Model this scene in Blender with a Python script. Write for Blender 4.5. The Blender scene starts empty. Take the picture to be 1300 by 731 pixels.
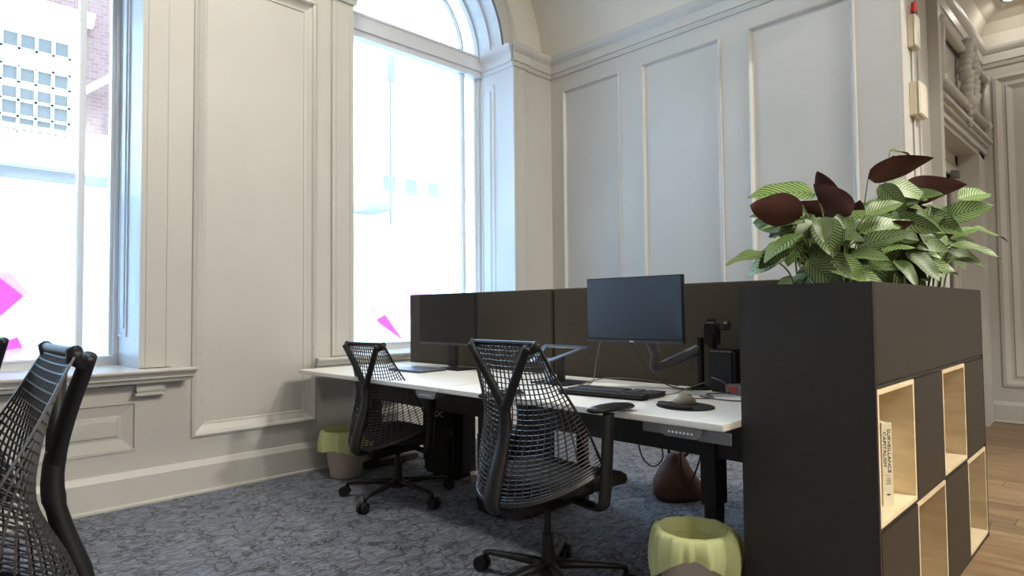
import bpy, bmesh, math, random
from mathutils import Vector, Matrix
random.seed(7)
PI = math.pi
S = bpy.context.scene
C = S.collection

# ------------------------------------------------------------------ camera
F, YAW, PIT, ROL, EYE = 797.2, math.radians(45.551), math.radians(2.082), math.radians(-.5457), 1.12
fw = Vector((math.cos(YAW)*math.cos(PIT), math.sin(YAW)*math.cos(PIT), math.sin(PIT)))
rt = Vector((math.sin(YAW), -math.cos(YAW), 0)); up = rt.cross(fw)
rt, up = rt*math.cos(ROL)+up*math.sin(ROL), up*math.cos(ROL)-rt*math.sin(ROL)
cam = bpy.data.objects.new('camera', bpy.data.cameras.new('camera')); C.objects.link(cam)
M3 = Matrix((rt, up, -fw)).transposed()
cam.matrix_world = Matrix.Translation((0, 0, EYE)) @ M3.to_4x4()
cam.data.sensor_width = 36; cam.data.lens = F*36/1300; cam.data.clip_start = .02; cam.data.clip_end = 200
S.camera = cam

# ------------------------------------------------------------------ light and exposure
S.view_settings.view_transform = 'Standard'; S.view_settings.look = 'None'
S.view_settings.gamma = 1; S.view_settings.use_curve_mapping = False
S.view_settings.exposure = 0.55
W = bpy.data.worlds.new('sky'); S.world = W; W.use_nodes = True
wb = W.node_tree.nodes['Background']; wb.inputs[0].default_value = (.44, .70, 1, 1); wb.inputs[1].default_value = 18
LAMP_W = 26.0
LAMP_COL = (1.0, .94, .84)

# ------------------------------------------------------------------ materials
def mat(name, col, rough=.6, metal=0, noise=0, nscale=20, bump=0, bscale=60, emit=None, es=1, trans=0, sheen=0, spec=None, subs=0):
    m = bpy.data.materials.new(name); m.use_nodes = True
    nt = m.node_tree; b = nt.nodes['Principled BSDF']
    b.inputs['Base Color'].default_value = (*col, 1); b.inputs['Roughness'].default_value = rough; b.inputs['Metallic'].default_value = metal
    if spec is not None: b.inputs['Specular IOR Level'].default_value = spec
    if sheen: b.inputs['Sheen Weight'].default_value = sheen
    tc = nt.nodes.new('ShaderNodeTexCoord')
    if noise:
        n = nt.nodes.new('ShaderNodeTexNoise'); n.inputs['Scale'].default_value = nscale; n.inputs['Detail'].default_value = 4
        nt.links.new(tc.outputs['Object'], n.inputs['Vector'])
        r = nt.nodes.new('ShaderNodeValToRGB')
        r.color_ramp.elements[0].color = (*[c*(1-noise) for c in col], 1); r.color_ramp.elements[1].color = (*[min(1, c*(1+noise)) for c in col], 1)
        r.color_ramp.elements[0].position = .3; r.color_ramp.elements[1].position = .7
        nt.links.new(n.outputs['Fac'], r.inputs['Fac']); nt.links.new(r.outputs['Color'], b.inputs['Base Color'])
    if bump:
        n2 = nt.nodes.new('ShaderNodeTexNoise'); n2.inputs['Scale'].default_value = bscale; n2.inputs['Detail'].default_value = 3
        nt.links.new(tc.outputs['Object'], n2.inputs['Vector'])
        bp = nt.nodes.new('ShaderNodeBump'); bp.inputs['Strength'].default_value = bump; bp.inputs['Distance'].default_value = .01
        nt.links.new(n2.outputs['Fac'], bp.inputs['Height']); nt.links.new(bp.outputs['Normal'], b.inputs['Normal'])
    if emit: b.inputs['Emission Color'].default_value = (*emit, 1); b.inputs['Emission Strength'].default_value = es
    return m

PAINT = mat('greige_paint', (.495, .485, .455), .42, noise=.03, nscale=2, bump=.06, bscale=25)
WPAINT = mat('window_white_paint', (.66, .68, .71), .35, bump=.03, bscale=30)
CREAM = mat('cream_ceiling_paint', (.62, .59, .52), .7, noise=.03, nscale=1.5)
BLACKP = mat('black_plastic', (.010, .010, .011), .42, bump=.05, bscale=200, spec=.35)
WEB = mat('black_elastomer', (.024, .024, .026), .42)
DARKM = mat('black_powder_metal', (.014, .014, .015), .5)
SEATF = mat('black_seat_fabric', (.012, .012, .013), .9, bump=.3, bscale=300)
ALU = mat('brushed_aluminium', (.30, .33, .40), .3, metal=1)
GREYM = mat('grey_metal', (.22, .22, .23), .4, metal=.6)
TOP = mat('white_laminate', (.80, .79, .74), .42, noise=.01, nscale=6)
EDGEW = mat('desk_edge_banding', (.68, .63, .52), .5)
FELT = mat('brown_grey_screen_fabric', (.056, .046, .031), .95, noise=.12, nscale=180, bump=.3, bscale=400)
LAM = mat('charcoal_brown_laminate', (.020, .016, .0115), .5, noise=.08, nscale=40, bump=.05, bscale=250)
SCREEN = mat('reflection_tinted_screen', (.012, .020, .036), .25, spec=.8)  # blue of the window reflection is put into the base colour
BEZEL = mat('dark_grey_bezel', (.05, .05, .055), .4)
KEYS = mat('dark_grey_keys', (.06, .062, .066), .5)
KEYG = mat('grey_keyboard_body', (.03, .031, .033), .5)
MOUSE = mat('grey_mouse_plastic', (.30, .27, .23), .45)
PADM = mat('black_mouse_mat', (.012, .011, .009), .85)
CABLE = mat('black_cable', (.02, .02, .02), .5)
GCABLE = mat('grey_cable', (.16, .14, .11), .5)
WHITEPR = mat('white_print', (.7, .7, .68), .6)
BINW = mat('white_bin_plastic', (.62, .52, .44), .5)
SOIL = mat('dark_soil', (.02, .013, .008), 1, noise=.5, nscale=80, bump=1, bscale=90)
STEM = mat('green_stem', (.12, .15, .03), .6, noise=.3, nscale=15)
BOXPL = mat('ivory_plastic', (.62, .56, .42), .4)
RED = mat('red_plastic', (.6, .02, .02), .4)
LEATH = mat('brown_leather', (.10, .035, .018), .55, noise=.3, nscale=12, bump=.2, bscale=60)
BAGM = mat('black_bag_fabric', (.01, .01, .011), .9, bump=.3, bscale=200)
BOOKW = mat('book_cover_cream', (.72, .66, .48), .5)
INK = mat('black_ink', (.02, .018, .015), .6)
PAPER = mat('book_pages', (.7, .65, .52), .9)
LAPT = mat('blue_grey_laptop_lid', (.26, .30, .37), .35, metal=.7)
STUCCO = mat('white_stucco', (.80, .80, .78), .8, noise=.03, nscale=1)
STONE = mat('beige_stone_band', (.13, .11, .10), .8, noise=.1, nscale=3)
ROAD = mat('grey_paving', (.35, .35, .36), .9, noise=.1, nscale=4)
DOORP = mat('door_paint', (.52, .49, .43), .4)
LAMPG = mat('lamp_diffuser', (.9, .9, .85), .5, emit=(1, .93, .8), es=9)

def nodes(name):
    m = bpy.data.materials.new(name); m.use_nodes = True
    return m, m.node_tree, m.node_tree.nodes['Principled BSDF'], m.node_tree.links

def glass_mat(name, tint=(.97, .99, 1), gl=.06):
    m, nt, b, L = nodes(name); nt.nodes.remove(b)
    o = nt.nodes['Material Output']; t = nt.nodes.new('ShaderNodeBsdfTransparent'); t.inputs[0].default_value = (*tint, 1)
    g = nt.nodes.new('ShaderNodeBsdfGlossy'); g.inputs['Roughness'].default_value = .02
    mx = nt.nodes.new('ShaderNodeMixShader'); fr = nt.nodes.new('ShaderNodeFresnel'); fr.inputs[0].default_value = 1.35
    L.new(fr.outputs[0], mx.inputs[0]); L.new(t.outputs[0], mx.inputs[1]); L.new(g.outputs[0], mx.inputs[2]); L.new(mx.outputs[0], o.inputs[0])
    return m
GLASS = glass_mat('window_glass')
DGLASS = glass_mat('door_glass', (.75, .82, .78))

def film_mat(name, col, tr, clear):
    m, nt, b, L = nodes(name); nt.nodes.remove(b)
    o = nt.nodes['Material Output']
    d = nt.nodes.new('ShaderNodeBsdfDiffuse'); d.inputs[0].default_value = (*col, 1)
    t = nt.nodes.new('ShaderNodeBsdfTranslucent'); t.inputs[0].default_value = (*col, 1)
    c = nt.nodes.new('ShaderNodeBsdfTransparent'); c.inputs[0].default_value = (*col, 1)
    m1 = nt.nodes.new('ShaderNodeMixShader'); m1.inputs[0].default_value = tr
    m2 = nt.nodes.new('ShaderNodeMixShader'); m2.inputs[0].default_value = clear
    L.new(d.outputs[0], m1.inputs[1]); L.new(t.outputs[0], m1.inputs[2]); L.new(m1.outputs[0], m2.inputs[1]); L.new(c.outputs[0], m2.inputs[2]); L.new(m2.outputs[0], o.inputs[0])
    return m
FILM = film_mat('frosted_window_film', (.93, .98, .99), .9, .25)
PINK = film_mat('pink_window_film', (.95, .30, .86), .9, .1)
PINKL = film_mat('pale_pink_window_film', (.98, .62, .90), .9, .15)
LINER = film_mat('green_bin_liner', (.88, .94, .50), .40, .08)

def carpet():
    m, nt, b, L = nodes('blue_grey_patterned_carpet')
    tc = nt.nodes.new('ShaderNodeTexCoord')
    mp = nt.nodes.new('ShaderNodeMapping'); L.new(tc.outputs['Object'], mp.inputs[0])
    nz = nt.nodes.new('ShaderNodeTexNoise'); nz.inputs['Scale'].default_value = 7; nz.inputs['Detail'].default_value = 3; L.new(mp.outputs[0], nz.inputs['Vector'])
    mixv = nt.nodes.new('ShaderNodeMix'); mixv.data_type = 'VECTOR'; mixv.inputs[0].default_value = .24
    L.new(mp.outputs[0], mixv.inputs[4]); L.new(nz.outputs['Color'], mixv.inputs[5])
    def crack(scale, w, dimen=None):
        v = nt.nodes.new('ShaderNodeTexVoronoi'); v.feature = 'DISTANCE_TO_EDGE'; v.inputs['Scale'].default_value = scale
        L.new(mixv.outputs[1], v.inputs['Vector'])
        r = nt.nodes.new('ShaderNodeMapRange'); r.inputs[1].default_value = w*.25; r.inputs[2].default_value = w; r.clamp = True
        L.new(v.outputs['Distance'], r.inputs[0]); return r.outputs[0]
    c1 = crack(7.5, .04); c2 = crack(13, .09)
    mp2 = nt.nodes.new('ShaderNodeMapping'); mp2.inputs['Rotation'].default_value = (0, 0, math.radians(-42)); mp2.inputs['Scale'].default_value = (14, 90, 20); L.new(tc.outputs['Object'], mp2.inputs[0])
    st = nt.nodes.new('ShaderNodeTexNoise'); st.inputs['Scale'].default_value = 1.0; st.inputs['Detail'].default_value = 5; st.inputs['Roughness'].default_value = .7; L.new(mp2.outputs[0], st.inputs['Vector'])
    mu = nt.nodes.new('ShaderNodeMath'); mu.operation = 'MULTIPLY'; L.new(c1, mu.inputs[0])
    hf = nt.nodes.new('ShaderNodeMapRange'); hf.inputs[3].default_value = .55; L.new(c2, hf.inputs[0]); L.new(hf.outputs[0], mu.inputs[1])
    rp = nt.nodes.new('ShaderNodeValToRGB'); rp.color_ramp.elements[0].position = .36; rp.color_ramp.elements[1].position = .66
    rp.color_ramp.elements[0].color = (.052, .060, .076, 1); rp.color_ramp.elements[1].color = (.28, .305, .355, 1)
    L.new(st.outputs['Fac'], rp.inputs[0])
    mc = nt.nodes.new('ShaderNodeMix'); mc.data_type = 'RGBA'; mc.inputs[6].default_value = (.052, .057, .070, 1)
    L.new(mu.outputs[0], mc.inputs[0]); L.new(rp.outputs[0], mc.inputs[7]); L.new(mc.outputs[2], b.inputs['Base Color'])
    b.inputs['Roughness'].default_value = .95
    fine = nt.nodes.new('ShaderNodeTexNoise'); fine.inputs['Scale'].default_value = 400; L.new(tc.outputs['Object'], fine.inputs['Vector'])
    bp = nt.nodes.new('ShaderNodeBump'); bp.inputs['Strength'].default_value = .5; bp.inputs['Distance'].default_value = .006
    ad = nt.nodes.new('ShaderNodeMath'); ad.operation = 'ADD'; L.new(mu.outputs[0], ad.inputs[0]); L.new(st.outputs['Fac'], ad.inputs[1])
    L.new(ad.outputs[0], bp.inputs['Height']); L.new(bp.outputs[0], b.inputs['Normal'])
    return m
CARPET = carpet()

def wood(name, c1, c2, sc=(2, 30, 30), rough=.5, axis_rot=0):
    m, nt, b, L = nodes(name)
    tc = nt.nodes.new('ShaderNodeTexCoord'); oi = nt.nodes.new('ShaderNodeObjectInfo')
    mp = nt.nodes.new('ShaderNodeMapping'); mp.inputs['Scale'].default_value = sc; L.new(tc.outputs['Object'], mp.inputs[0])
    ad = nt.nodes.new('ShaderNodeVectorMath'); ad.operation = 'ADD'; L.new(mp.outputs[0], ad.inputs[0])
    sc_ = nt.nodes.new('ShaderNodeMath'); sc_.operation = 'MULTIPLY'; sc_.inputs[1].default_value = 40; L.new(oi.outputs['Random'], sc_.inputs[0]); L.new(sc_.outputs[0], ad.inputs[1])
    n = nt.nodes.new('ShaderNodeTexNoise'); n.inputs['Scale'].default_value = 1; n.inputs['Detail'].default_value = 6; n.inputs['Distortion'].default_value = .6; L.new(ad.outputs[0], n.inputs['Vector'])
    rp = nt.nodes.new('ShaderNodeValToRGB'); rp.color_ramp.elements[0].position = .3; rp.color_ramp.elements[1].position = .7
    rp.color_ramp.elements[0].color = (*c1, 1); rp.color_ramp.elements[1].color = (*c2, 1); L.new(n.outputs['Fac'], rp.inputs[0])
    hs = nt.nodes.new('ShaderNodeHueSaturation'); mr = nt.nodes.new('ShaderNodeMapRange'); mr.inputs[3].default_value = .82; mr.inputs[4].default_value = 1.12
    L.new(oi.outputs['Random'], mr.inputs[0]); L.new(mr.outputs[0], hs.inputs['Value']); L.new(rp.outputs[0], hs.inputs['Color']); L.new(hs.outputs[0], b.inputs['Base Color'])
    b.inputs['Roughness'].default_value = rough
    return m
OAK = wood('oak_floor', (.15, .09, .045), (.28, .19, .105), (30, 2.5, 30), .42)
BIRCH = wood('pale_birch', (.58, .46, .29), (.74, .62, .42), (4, 4, 18), .5)

def leaf_mat():
    m, nt, b, L = nodes('striped_calathea_leaf')
    uv = nt.nodes.new('ShaderNodeUVMap'); sp = nt.nodes.new('ShaderNodeSeparateXYZ'); L.new(uv.outputs[0], sp.inputs[0])
    def M(op, a, b_=None):
        n = nt.nodes.new('ShaderNodeMath'); n.operation = op
        for i, q in enumerate((a, b_)):
            if q is None: continue
            if isinstance(q, (int, float)): n.inputs[i].default_value = q
            else: L.new(q, n.inputs[i])
        return n.outputs[0]
    au = M('ABSOLUTE', M('SUBTRACT', sp.outputs[0], .5))      # 0..0.5
    ph = M('MULTIPLY', M('SUBTRACT', sp.outputs[1], M('MULTIPLY', au, .55)), 76)
    s = M('SINE', ph)
    rp = nt.nodes.new('ShaderNodeValToRGB'); e = rp.color_ramp.elements
    e[0].position = .25; e[0].color = (.022, .055, .012, 1); e[1].position = .75; e[1].color = (.21, .31, .085, 1)
    L.new(M('ADD', M('MULTIPLY', s, .5), .5), rp.inputs[0])
    # dark midrib and rim
    edge = M('GREATER_THAN', au, .46); mid = M('LESS_THAN', au, .025)
    mxe = nt.nodes.new('ShaderNodeMix'); mxe.data_type = 'RGBA'; mxe.inputs[7].default_value = (.04, .10, .02, 1)
    L.new(M('MAXIMUM', edge, mid), mxe.inputs[0]); L.new(rp.outputs[0], mxe.inputs[6])
    oi = nt.nodes.new('ShaderNodeObjectInfo'); hs = nt.nodes.new('ShaderNodeHueSaturation')
    mr = nt.nodes.new('ShaderNodeMapRange'); mr.inputs[3].default_value = .55; mr.inputs[4].default_value = 1.25
    L.new(oi.outputs['Random'], mr.inputs[0]); L.new(mr.outputs[0], hs.inputs['Value']); L.new(mxe.outputs[2], hs.inputs['Color'])
    g = nt.nodes.new('ShaderNodeNewGeometry')
    mx = nt.nodes.new('ShaderNodeMix'); mx.data_type = 'RGBA'; mx.inputs[7].default_value = (.055, .012, .010, 1)
    L.new(g.outputs['Backfacing'], mx.inputs[0]); L.new(hs.outputs[0], mx.inputs[6]); L.new(mx.outputs[2], b.inputs['Base Color'])
    b.inputs['Roughness'].default_value = .48
    return m
LEAF = leaf_mat()

def brick_mat():
    m, nt, b, L = nodes('red_brick_facade')
    tc = nt.nodes.new('ShaderNodeTexCoord'); mp = nt.nodes.new('ShaderNodeMapping'); mp.inputs['Rotation'].default_value = (PI/2, 0, 0); L.new(tc.outputs['Object'], mp.inputs[0])
    k = nt.nodes.new('ShaderNodeTexBrick'); k.inputs['Scale'].default_value = 4; k.inputs['Color1'].default_value = (.115, .050, .036, 1); k.inputs['Color2'].default_value = (.145, .070, .052, 1); k.inputs['Mortar'].default_value = (.15, .095, .075, 1)
    L.new(mp.outputs[0], k.inputs['Vector']); L.new(k.outputs[0], b.inputs['Base Color']); b.inputs['Roughness'].default_value = .9
    return m
BRICK = brick_mat()
PANE_EXT = mat('reflecting_far_pane', (.10, .088, .075), .25)

# ------------------------------------------------------------------ mesh helpers
def obj(name, bm, m, parent=None, smooth=False, recalc=True):
    if recalc: bmesh.ops.recalc_face_normals(bm, faces=bm.faces)
    me = bpy.data.meshes.new(name); bm.to_mesh(me); bm.free()
    for mm in (m if isinstance(m, (list, tuple)) else [m]): me.materials.append(mm)
    if smooth: me.polygons.foreach_set('use_smooth', [True]*len(me.polygons))
    o = bpy.data.objects.new(name, me); C.objects.link(o)
    if parent is not None: o.parent = parent
    return o
def tag(o, label, cat, group=None):
    o['label'] = label; o['category'] = cat
    if group: o['group'] = group
    return o
def thing(name, label, cat, loc=(0, 0, 0), rz=0, group=None):
    o = bpy.data.objects.new(name, None); C.objects.link(o); o.location = loc; o.rotation_euler = (0, 0, rz)
    o.empty_display_size = .1
    return tag(o, label, cat, group)
def struct(name, bm, m, **k):
    o = obj(name, bm, m, **k); o['kind'] = 'structure'; return o
def B(): return bmesh.new()
def box(bm, x0, x1, y0, y1, z0, z1, bev=0, mtx=None, seg=2):
    r = bmesh.ops.create_cube(bm, size=1); vs = r['verts']
    for v in vs: v.co = Vector(((x0+x1)/2+v.co.x*(x1-x0), (y0+y1)/2+v.co.y*(y1-y0), (z0+z1)/2+v.co.z*(z1-z0)))
    if bev:
        es = {e for v in vs for e in v.link_edges}
        r = bmesh.ops.bevel(bm, geom=list(es), offset=bev, segments=seg, affect='EDGES'); vs = list({v for f in r['faces'] for v in f.verts} | {v for v in vs if v.is_valid})
    if mtx is not None: bmesh.ops.transform(bm, matrix=mtx, verts=[v for v in vs if v.is_valid])
    return bm
def tube(bm, pts, rad, seg=8, sy=1.0, caps=True, upv=(0, 0, 1)):
    pts = [Vector(p) for p in pts]; n = len(pts); rings = []
    prev = None
    for i, p in enumerate(pts):
        t = (pts[min(i+1, n-1)]-pts[max(i-1, 0)]).normalized()
        u = Vector(upv) if prev is None else prev
        a = t.cross(u)
        if a.length < 1e-4: a = t.cross(Vector((1, 0, 0)))
        a.normalize(); b_ = a.cross(t).normalized(); prev = b_
        r = rad[i] if isinstance(rad, (list, tuple)) else rad
        s = sy[i] if isinstance(sy, (list, tuple)) else sy
        rings.append([bm.verts.new(p+a*r*math.cos(2*PI*k/seg)+b_*r*s*math.sin(2*PI*k/seg)) for k in range(seg)])
    for i in range(n-1):
        for k in range(seg):
            bm.faces.new((rings[i][k], rings[i][(k+1) % seg], rings[i+1][(k+1) % seg], rings[i+1][k]))
    if caps: bm.faces.new(rings[0][::-1]); bm.faces.new(rings[-1])
    return bm
def spline(pts, n=8):
    P = [Vector(p) for p in pts]; out = []
    for i in range(len(P)-1):
        a, b_, c, d = P[max(i-1, 0)], P[i], P[i+1], P[min(i+2, len(P)-1)]
        for k in range(n):
            t = k/n
            out.append(.5*((2*b_)+(c-a)*t+(2*a-5*b_+4*c-d)*t*t+(3*b_-a-3*c+d)*t**3))
    out.append(P[-1]); return out
def lathe(bm, prof, seg=32, center=(0, 0, 0), mod=None, axis='z'):
    rings = []
    for j, (r, z) in enumerate(prof):
        ring = []
        for k in range(seg):
            a = 2*PI*k/seg; rr, zz = (r, z) if mod is None else mod(j, a, r, z)
            p = Vector((rr*math.cos(a), rr*math.sin(a), zz))
            if axis == 'y': p = Vector((p.x, p.z, p.y))
            ring.append(bm.verts.new(p+Vector(center)))
        rings.append(ring)
    for i in range(len(rings)-1):
        for k in range(seg): bm.faces.new((rings[i][k], rings[i][(k+1) % seg], rings[i+1][(k+1) % seg], rings[i+1][k]))
    return rings
def cyl(bm, c, r, h, seg=24, r2=None, axis='z'):
    rg = lathe(bm, [(r, 0), (r if r2 is None else r2, h)], seg, c, axis=axis)
    bm.faces.new(rg[0][::-1]); bm.faces.new(rg[1]); return bm
def prism(bm, poly, fn, d0, d1):
    """poly in (a,z); fn(a,z,d)->world; extruded d0..d1"""
    A = [bm.verts.new(fn(a, z, d0)) for a, z in poly]; Bv = [bm.verts.new(fn(a, z, d1)) for a, z in poly]
    bm.faces.new(A); bm.faces.new(Bv[::-1]); n = len(poly)
    for i in range(n): bm.faces.new((A[i], A[(i+1) % n], Bv[(i+1) % n], Bv[i]))
    return bm

# wall planes: (a along, z up, d out of the wall into the room)
XB, XC, YD, YA = 4.753, 7.69, 1.134, 4.25
fA = lambda a, z, d: Vector((a, YA-d, z))
fB = lambda a, z, d: Vector((XB-d, a, z))
fD = lambda a, z, d: Vector((a, YD-d, z))
fC = lambda a, z, d: Vector((XC-d, a, z))

def pbox(bm, fn, a0, a1, z0, z1, d0, d1): return prism(bm, [(a0, z0), (a1, z0), (a1, z1), (a0, z1)], fn, d0, d1)
def wall_grid(bm, fn, a0, a1, z0, z1, holes, depth):
    As = sorted({a0, a1, *[h[0] for h in holes], *[h[1] for h in holes]}); Zs = sorted({z0, z1, *[h[2] for h in holes], *[h[3] for h in holes]})
    for i in range(len(As)-1):
        run = None
        for j in range(len(Zs)-1):
            ca, cz = (As[i]+As[i+1])/2, (Zs[j]+Zs[j+1])/2
            hole = any(h[0] < ca < h[1] and h[2] < cz < h[3] for h in holes)
            if not hole and run is None: run = Zs[j]
            if hole and run is not None: pbox(bm, fn, As[i], As[i+1], run, Zs[j], -depth, 0); run = None
        if run is not None: pbox(bm, fn, As[i], As[i+1], run, z1, -depth, 0)
def ring_loft(bm, fn, rect, prof, cap=True):
    a0, a1, z0, z1 = rect; R = []
    for ins, d in prof:
        R.append([bm.verts.new(fn(a, z, d)) for a, z in ((a0+ins, z0+ins), (a1-ins, z0+ins), (a1-ins, z1-ins), (a0+ins, z1-ins))])
    for i in range(len(R)-1):
        for k in range(4): bm.faces.new((R[i][k], R[i][(k+1) % 4], R[i+1][(k+1) % 4], R[i+1][k]))
    if cap: bm.faces.new(R[-1])
def panel(fn, rect, prof, parent):
    bm = B(); ring_loft(bm, fn, rect, prof); return obj('panel', bm, PAINT, parent)
BOLECT = [(-.012, 0), (-.010, .012), (.004, .018), (.016, .010), (.024, -.004), (.060, -.018), (.074, -.020), (.078, -.026)]
def extr(bm, prof, p0, p1, out, cap=True, m0=0, m1=0):
    """sweep profile [(d,z)] from p0 to p1 (horizontal), out = outward dir; m0/m1 mitre shift per unit d"""
    p0, p1, out = Vector(p0), Vector(p1), Vector(out); t = (p1-p0).normalized(); z = Vector((0, 0, 1))
    A = [bm.verts.new(p0+out*d+z*h+t*(m0*d)) for d, h in prof]; Bv = [bm.verts.new(p1+out*d+z*h+t*(m1*d)) for d, h in prof]
    n = len(prof)
    for i in range(n-1): bm.faces.new((A[i], A[i+1], Bv[i+1], Bv[i]))
    if cap: bm.faces.new(A); bm.faces.new(Bv[::-1])
    bm.faces.new((A[-1], A[0], Bv[0], Bv[-1]))

# ------------------------------------------------------------------ the shell
XW, YS, ZT = -5.2, -4.8, 5.05           # room beyond the frame
bm = B(); box(bm, XW-.2, XC+.2, YS-.2, 5.0, -.25, -.02); struct('floor', bm, CARPET)
bm = B(); box(bm, XW, 3.83, .602, YA+.02, -.02, 0); box(bm, 3.83, XB+.05, YD, YA+.02, -.02, 0); o = struct('floor_carpet', bm, CARPET)
# oak boards on the strip beside the bookcase
fw_ = thing('floor_boards', '', ''); del fw_['label'], fw_['category']; fw_['kind'] = 'structure'
bm = B(); box(bm, XW, XC, YS, .600, -.02, -.009); box(bm, 3.832, XC, .600, YD, -.02, -.009); obj('subfloor', bm, mat('dark_joint', (.06, .035, .02), .8), fw_)
pm = {}
bw = .14
for i in range(int((XC-2.0)/bw)):
    x = 2.0+i*bw+bw/2; y = .600 if x-bw/2 < 3.80 else YD-.002; k = 0
    L0 = random.uniform(.4, 1.3)
    while y > -1.6:
        L_ = round(L0 if k == 0 else 1.25, 2); key = L_
        if key not in pm:
            b_ = B(); box(b_, -bw/2+.0012, bw/2-.0012, -L_/2+.0012, L_/2-.0012, -.012, 0, .0012, seg=1); t_ = obj('plank', b_, OAK, fw_); pm[key] = t_.data; pl = t_
        else: pl = bpy.data.objects.new('plank', pm[key]); C.objects.link(pl); pl.parent = fw_
        pl.location = (x, y-L_/2, 0.0); y -= L_; k += 1
bm = B(); box(bm, XW, 2.0, YS, .600, -.009, 0); box(bm, 2.0, XC, YS, -1.6, -.02, -.002); obj('board_field', bm, OAK, fw_)

# windows: centres, opening half width, spring height
WIN = [(.175, 1), (3.333, 2), (-2.985, 3)]; HW, SP, SILL = .865, 3.66, .795
YG = 4.75; YL = 4.37   # glass plane, lunette wall plane
bm = B()
# lower wall up to the spring line, with window openings and panel recesses
holes = []; panels = []
for cx, n in WIN: holes.append((cx-HW, cx+HW, .70, SP))
for a0, a1 in ((1.345, 2.165), (-1.815, -.995), (-4.975, -4.155)): holes.append((a0, a1, .352, 3.39)); panels.append((a0, a1, .352, 3.39))
ap = []
for cx, n in WIN:
    ap.append((cx-.852, cx+.852, .32, .60)); holes.append((cx-.852, cx+.852, .32, .60))
fA0 = lambda a, z, d: Vector((a, YA-d, z))
wall_grid(bm, fA0, XW, XB+.2, 0, SP, holes, .62)
box(bm, XW, XB+.2, YL+.5, YL+.52, SP, SP+.02)
wl = struct('wall_left', bm, PAINT)
for p in panels: panel(fA, p, BOLECT, wl)
for p in ap:
    bm = B(); ring_loft(bm, fA, p, [(-.006, 0), (-.004, .008), (.006, .008), (.012, -.004), (.07, -.016), (.085, -.014), (.09, -.004), (.10, -.002)]); obj('panel', bm, PAINT, wl)
# lunette wall above the spring line
bm = B()
def arch_wall(bm, cx, x0, x1, z1, y0, y1, r):
    N = 28; pts = [(cx-r*math.cos(PI*k/N), SP+r*math.sin(PI*k/N)) for k in range(N+1)]
    tops = []
    for k, (x, z) in enumerate(pts):
        tx = x0+(x1-x0)*k/N; tops.append((tx, z1))
    for y in (y0, y1):
        a = [bm.verts.new((x, y, z)) for x, z in pts]; b_ = [bm.verts.new((x, y, z)) for x, z in tops]
        for k in range(N): bm.faces.new((a[k], a[k+1], b_[k+1], b_[k]))
        l0 = bm.verts.new((x0, y, SP)); l1 = bm.verts.new((x1, y, SP))
        bm.faces.new((l0, a[0], b_[0])); bm.faces.new((a[-1], l1, b_[-1]))
    a = [bm.verts.new((x, y0, z)) for x, z in pts]; b_ = [bm.verts.new((x, y1, z)) for x, z in pts]
    for k in range(N): bm.faces.new((a[k], b_[k], b_[k+1], a[k+1]))
for cx, x0, x1 in ((.175, -1.405, 1.754), (3.333, 1.754, XB+.25), (-2.985, XW, -1.405)):
    arch_wall(bm, cx, x0, x1, ZT+.2, YL, YG+.12, HW)
struct('wall_lunette', bm, CREAM, recalc=True)

# impost cornice + capitals, sills, aprons, pilasters, archivolts on the window wall
CP = [(0, 3.475), (.012, 3.475), (.02, 3.50), (.02, 3.515), (.032, 3.52), (.032, 3.60), (.045, 3.615), (.060, 3.64), (.066, 3.665), (.066, 3.685), (0, 3.685)]
bm = B()
for x0, x1 in ((1.04, 2.468), (4.198, XB), (-2.12, -.69), (XW, -3.85)):
    extr(bm, CP, (x0, YA, 0), (x1, YA, 0), (0, -1, 0))
    pbox(bm, fA, x0, x1, SP, 3.685, -.14, .0)
struct('trim_1', bm, PAINT)
bm = B()
def pil(bm, x0, x1):      # pilaster with small fillets and its capital block
    pbox(bm, fA, x0, x1, .80, 3.475, 0, .022); pbox(bm, fA, x0+.028, x0+.034, .80, 3.475, .022, .026); pbox(bm, fA, x1-.034, x1-.028, .80, 3.475, .022, .026)
    pr = [(d+.022, z) for d, z in CP]; extr(bm, pr, (x0-.0, YA, 0), (x1, YA, 0), (0, -1, 0), m0=-.6, m1=.6)
for cx, n in WIN:
    pil(bm, cx+HW, cx+HW+.175); pil(bm, cx-HW-.175, cx-HW)
struct('trim_2', bm, PAINT)
bm = B()      # impost returns running into the window reveals
for cx, n in WIN:
    for s in (-1, 1):
        extr(bm, CP, (cx+s*HW, YA-.02, 0), (cx+s*HW, YG-.03, 0), (-s, 0, 0))
struct('trim_3', bm, WPAINT)
bm = B()      # archivolt bands
for cx, n in WIN:
    N = 32; pr = [(HW-.0, -.001), (HW, .02), (HW+.05, .024), (HW+.06, .012), (HW+.13, .012), (HW+.14, .03), (HW+.165, .03), (HW+.165, -.001)]
    rows = []
    for k in range(N+1):
        a = PI*k/N; rows.append([bm.verts.new((cx-r*math.cos(a), YL-d, SP+r*math.sin(a))) for r, d in pr])
    for k in range(N):
        for j in range(len(pr)-1): bm.faces.new((rows[k][j], rows[k+1][j], rows[k+1][j+1], rows[k][j+1]))
struct('trim_4', bm, PAINT)
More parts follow.
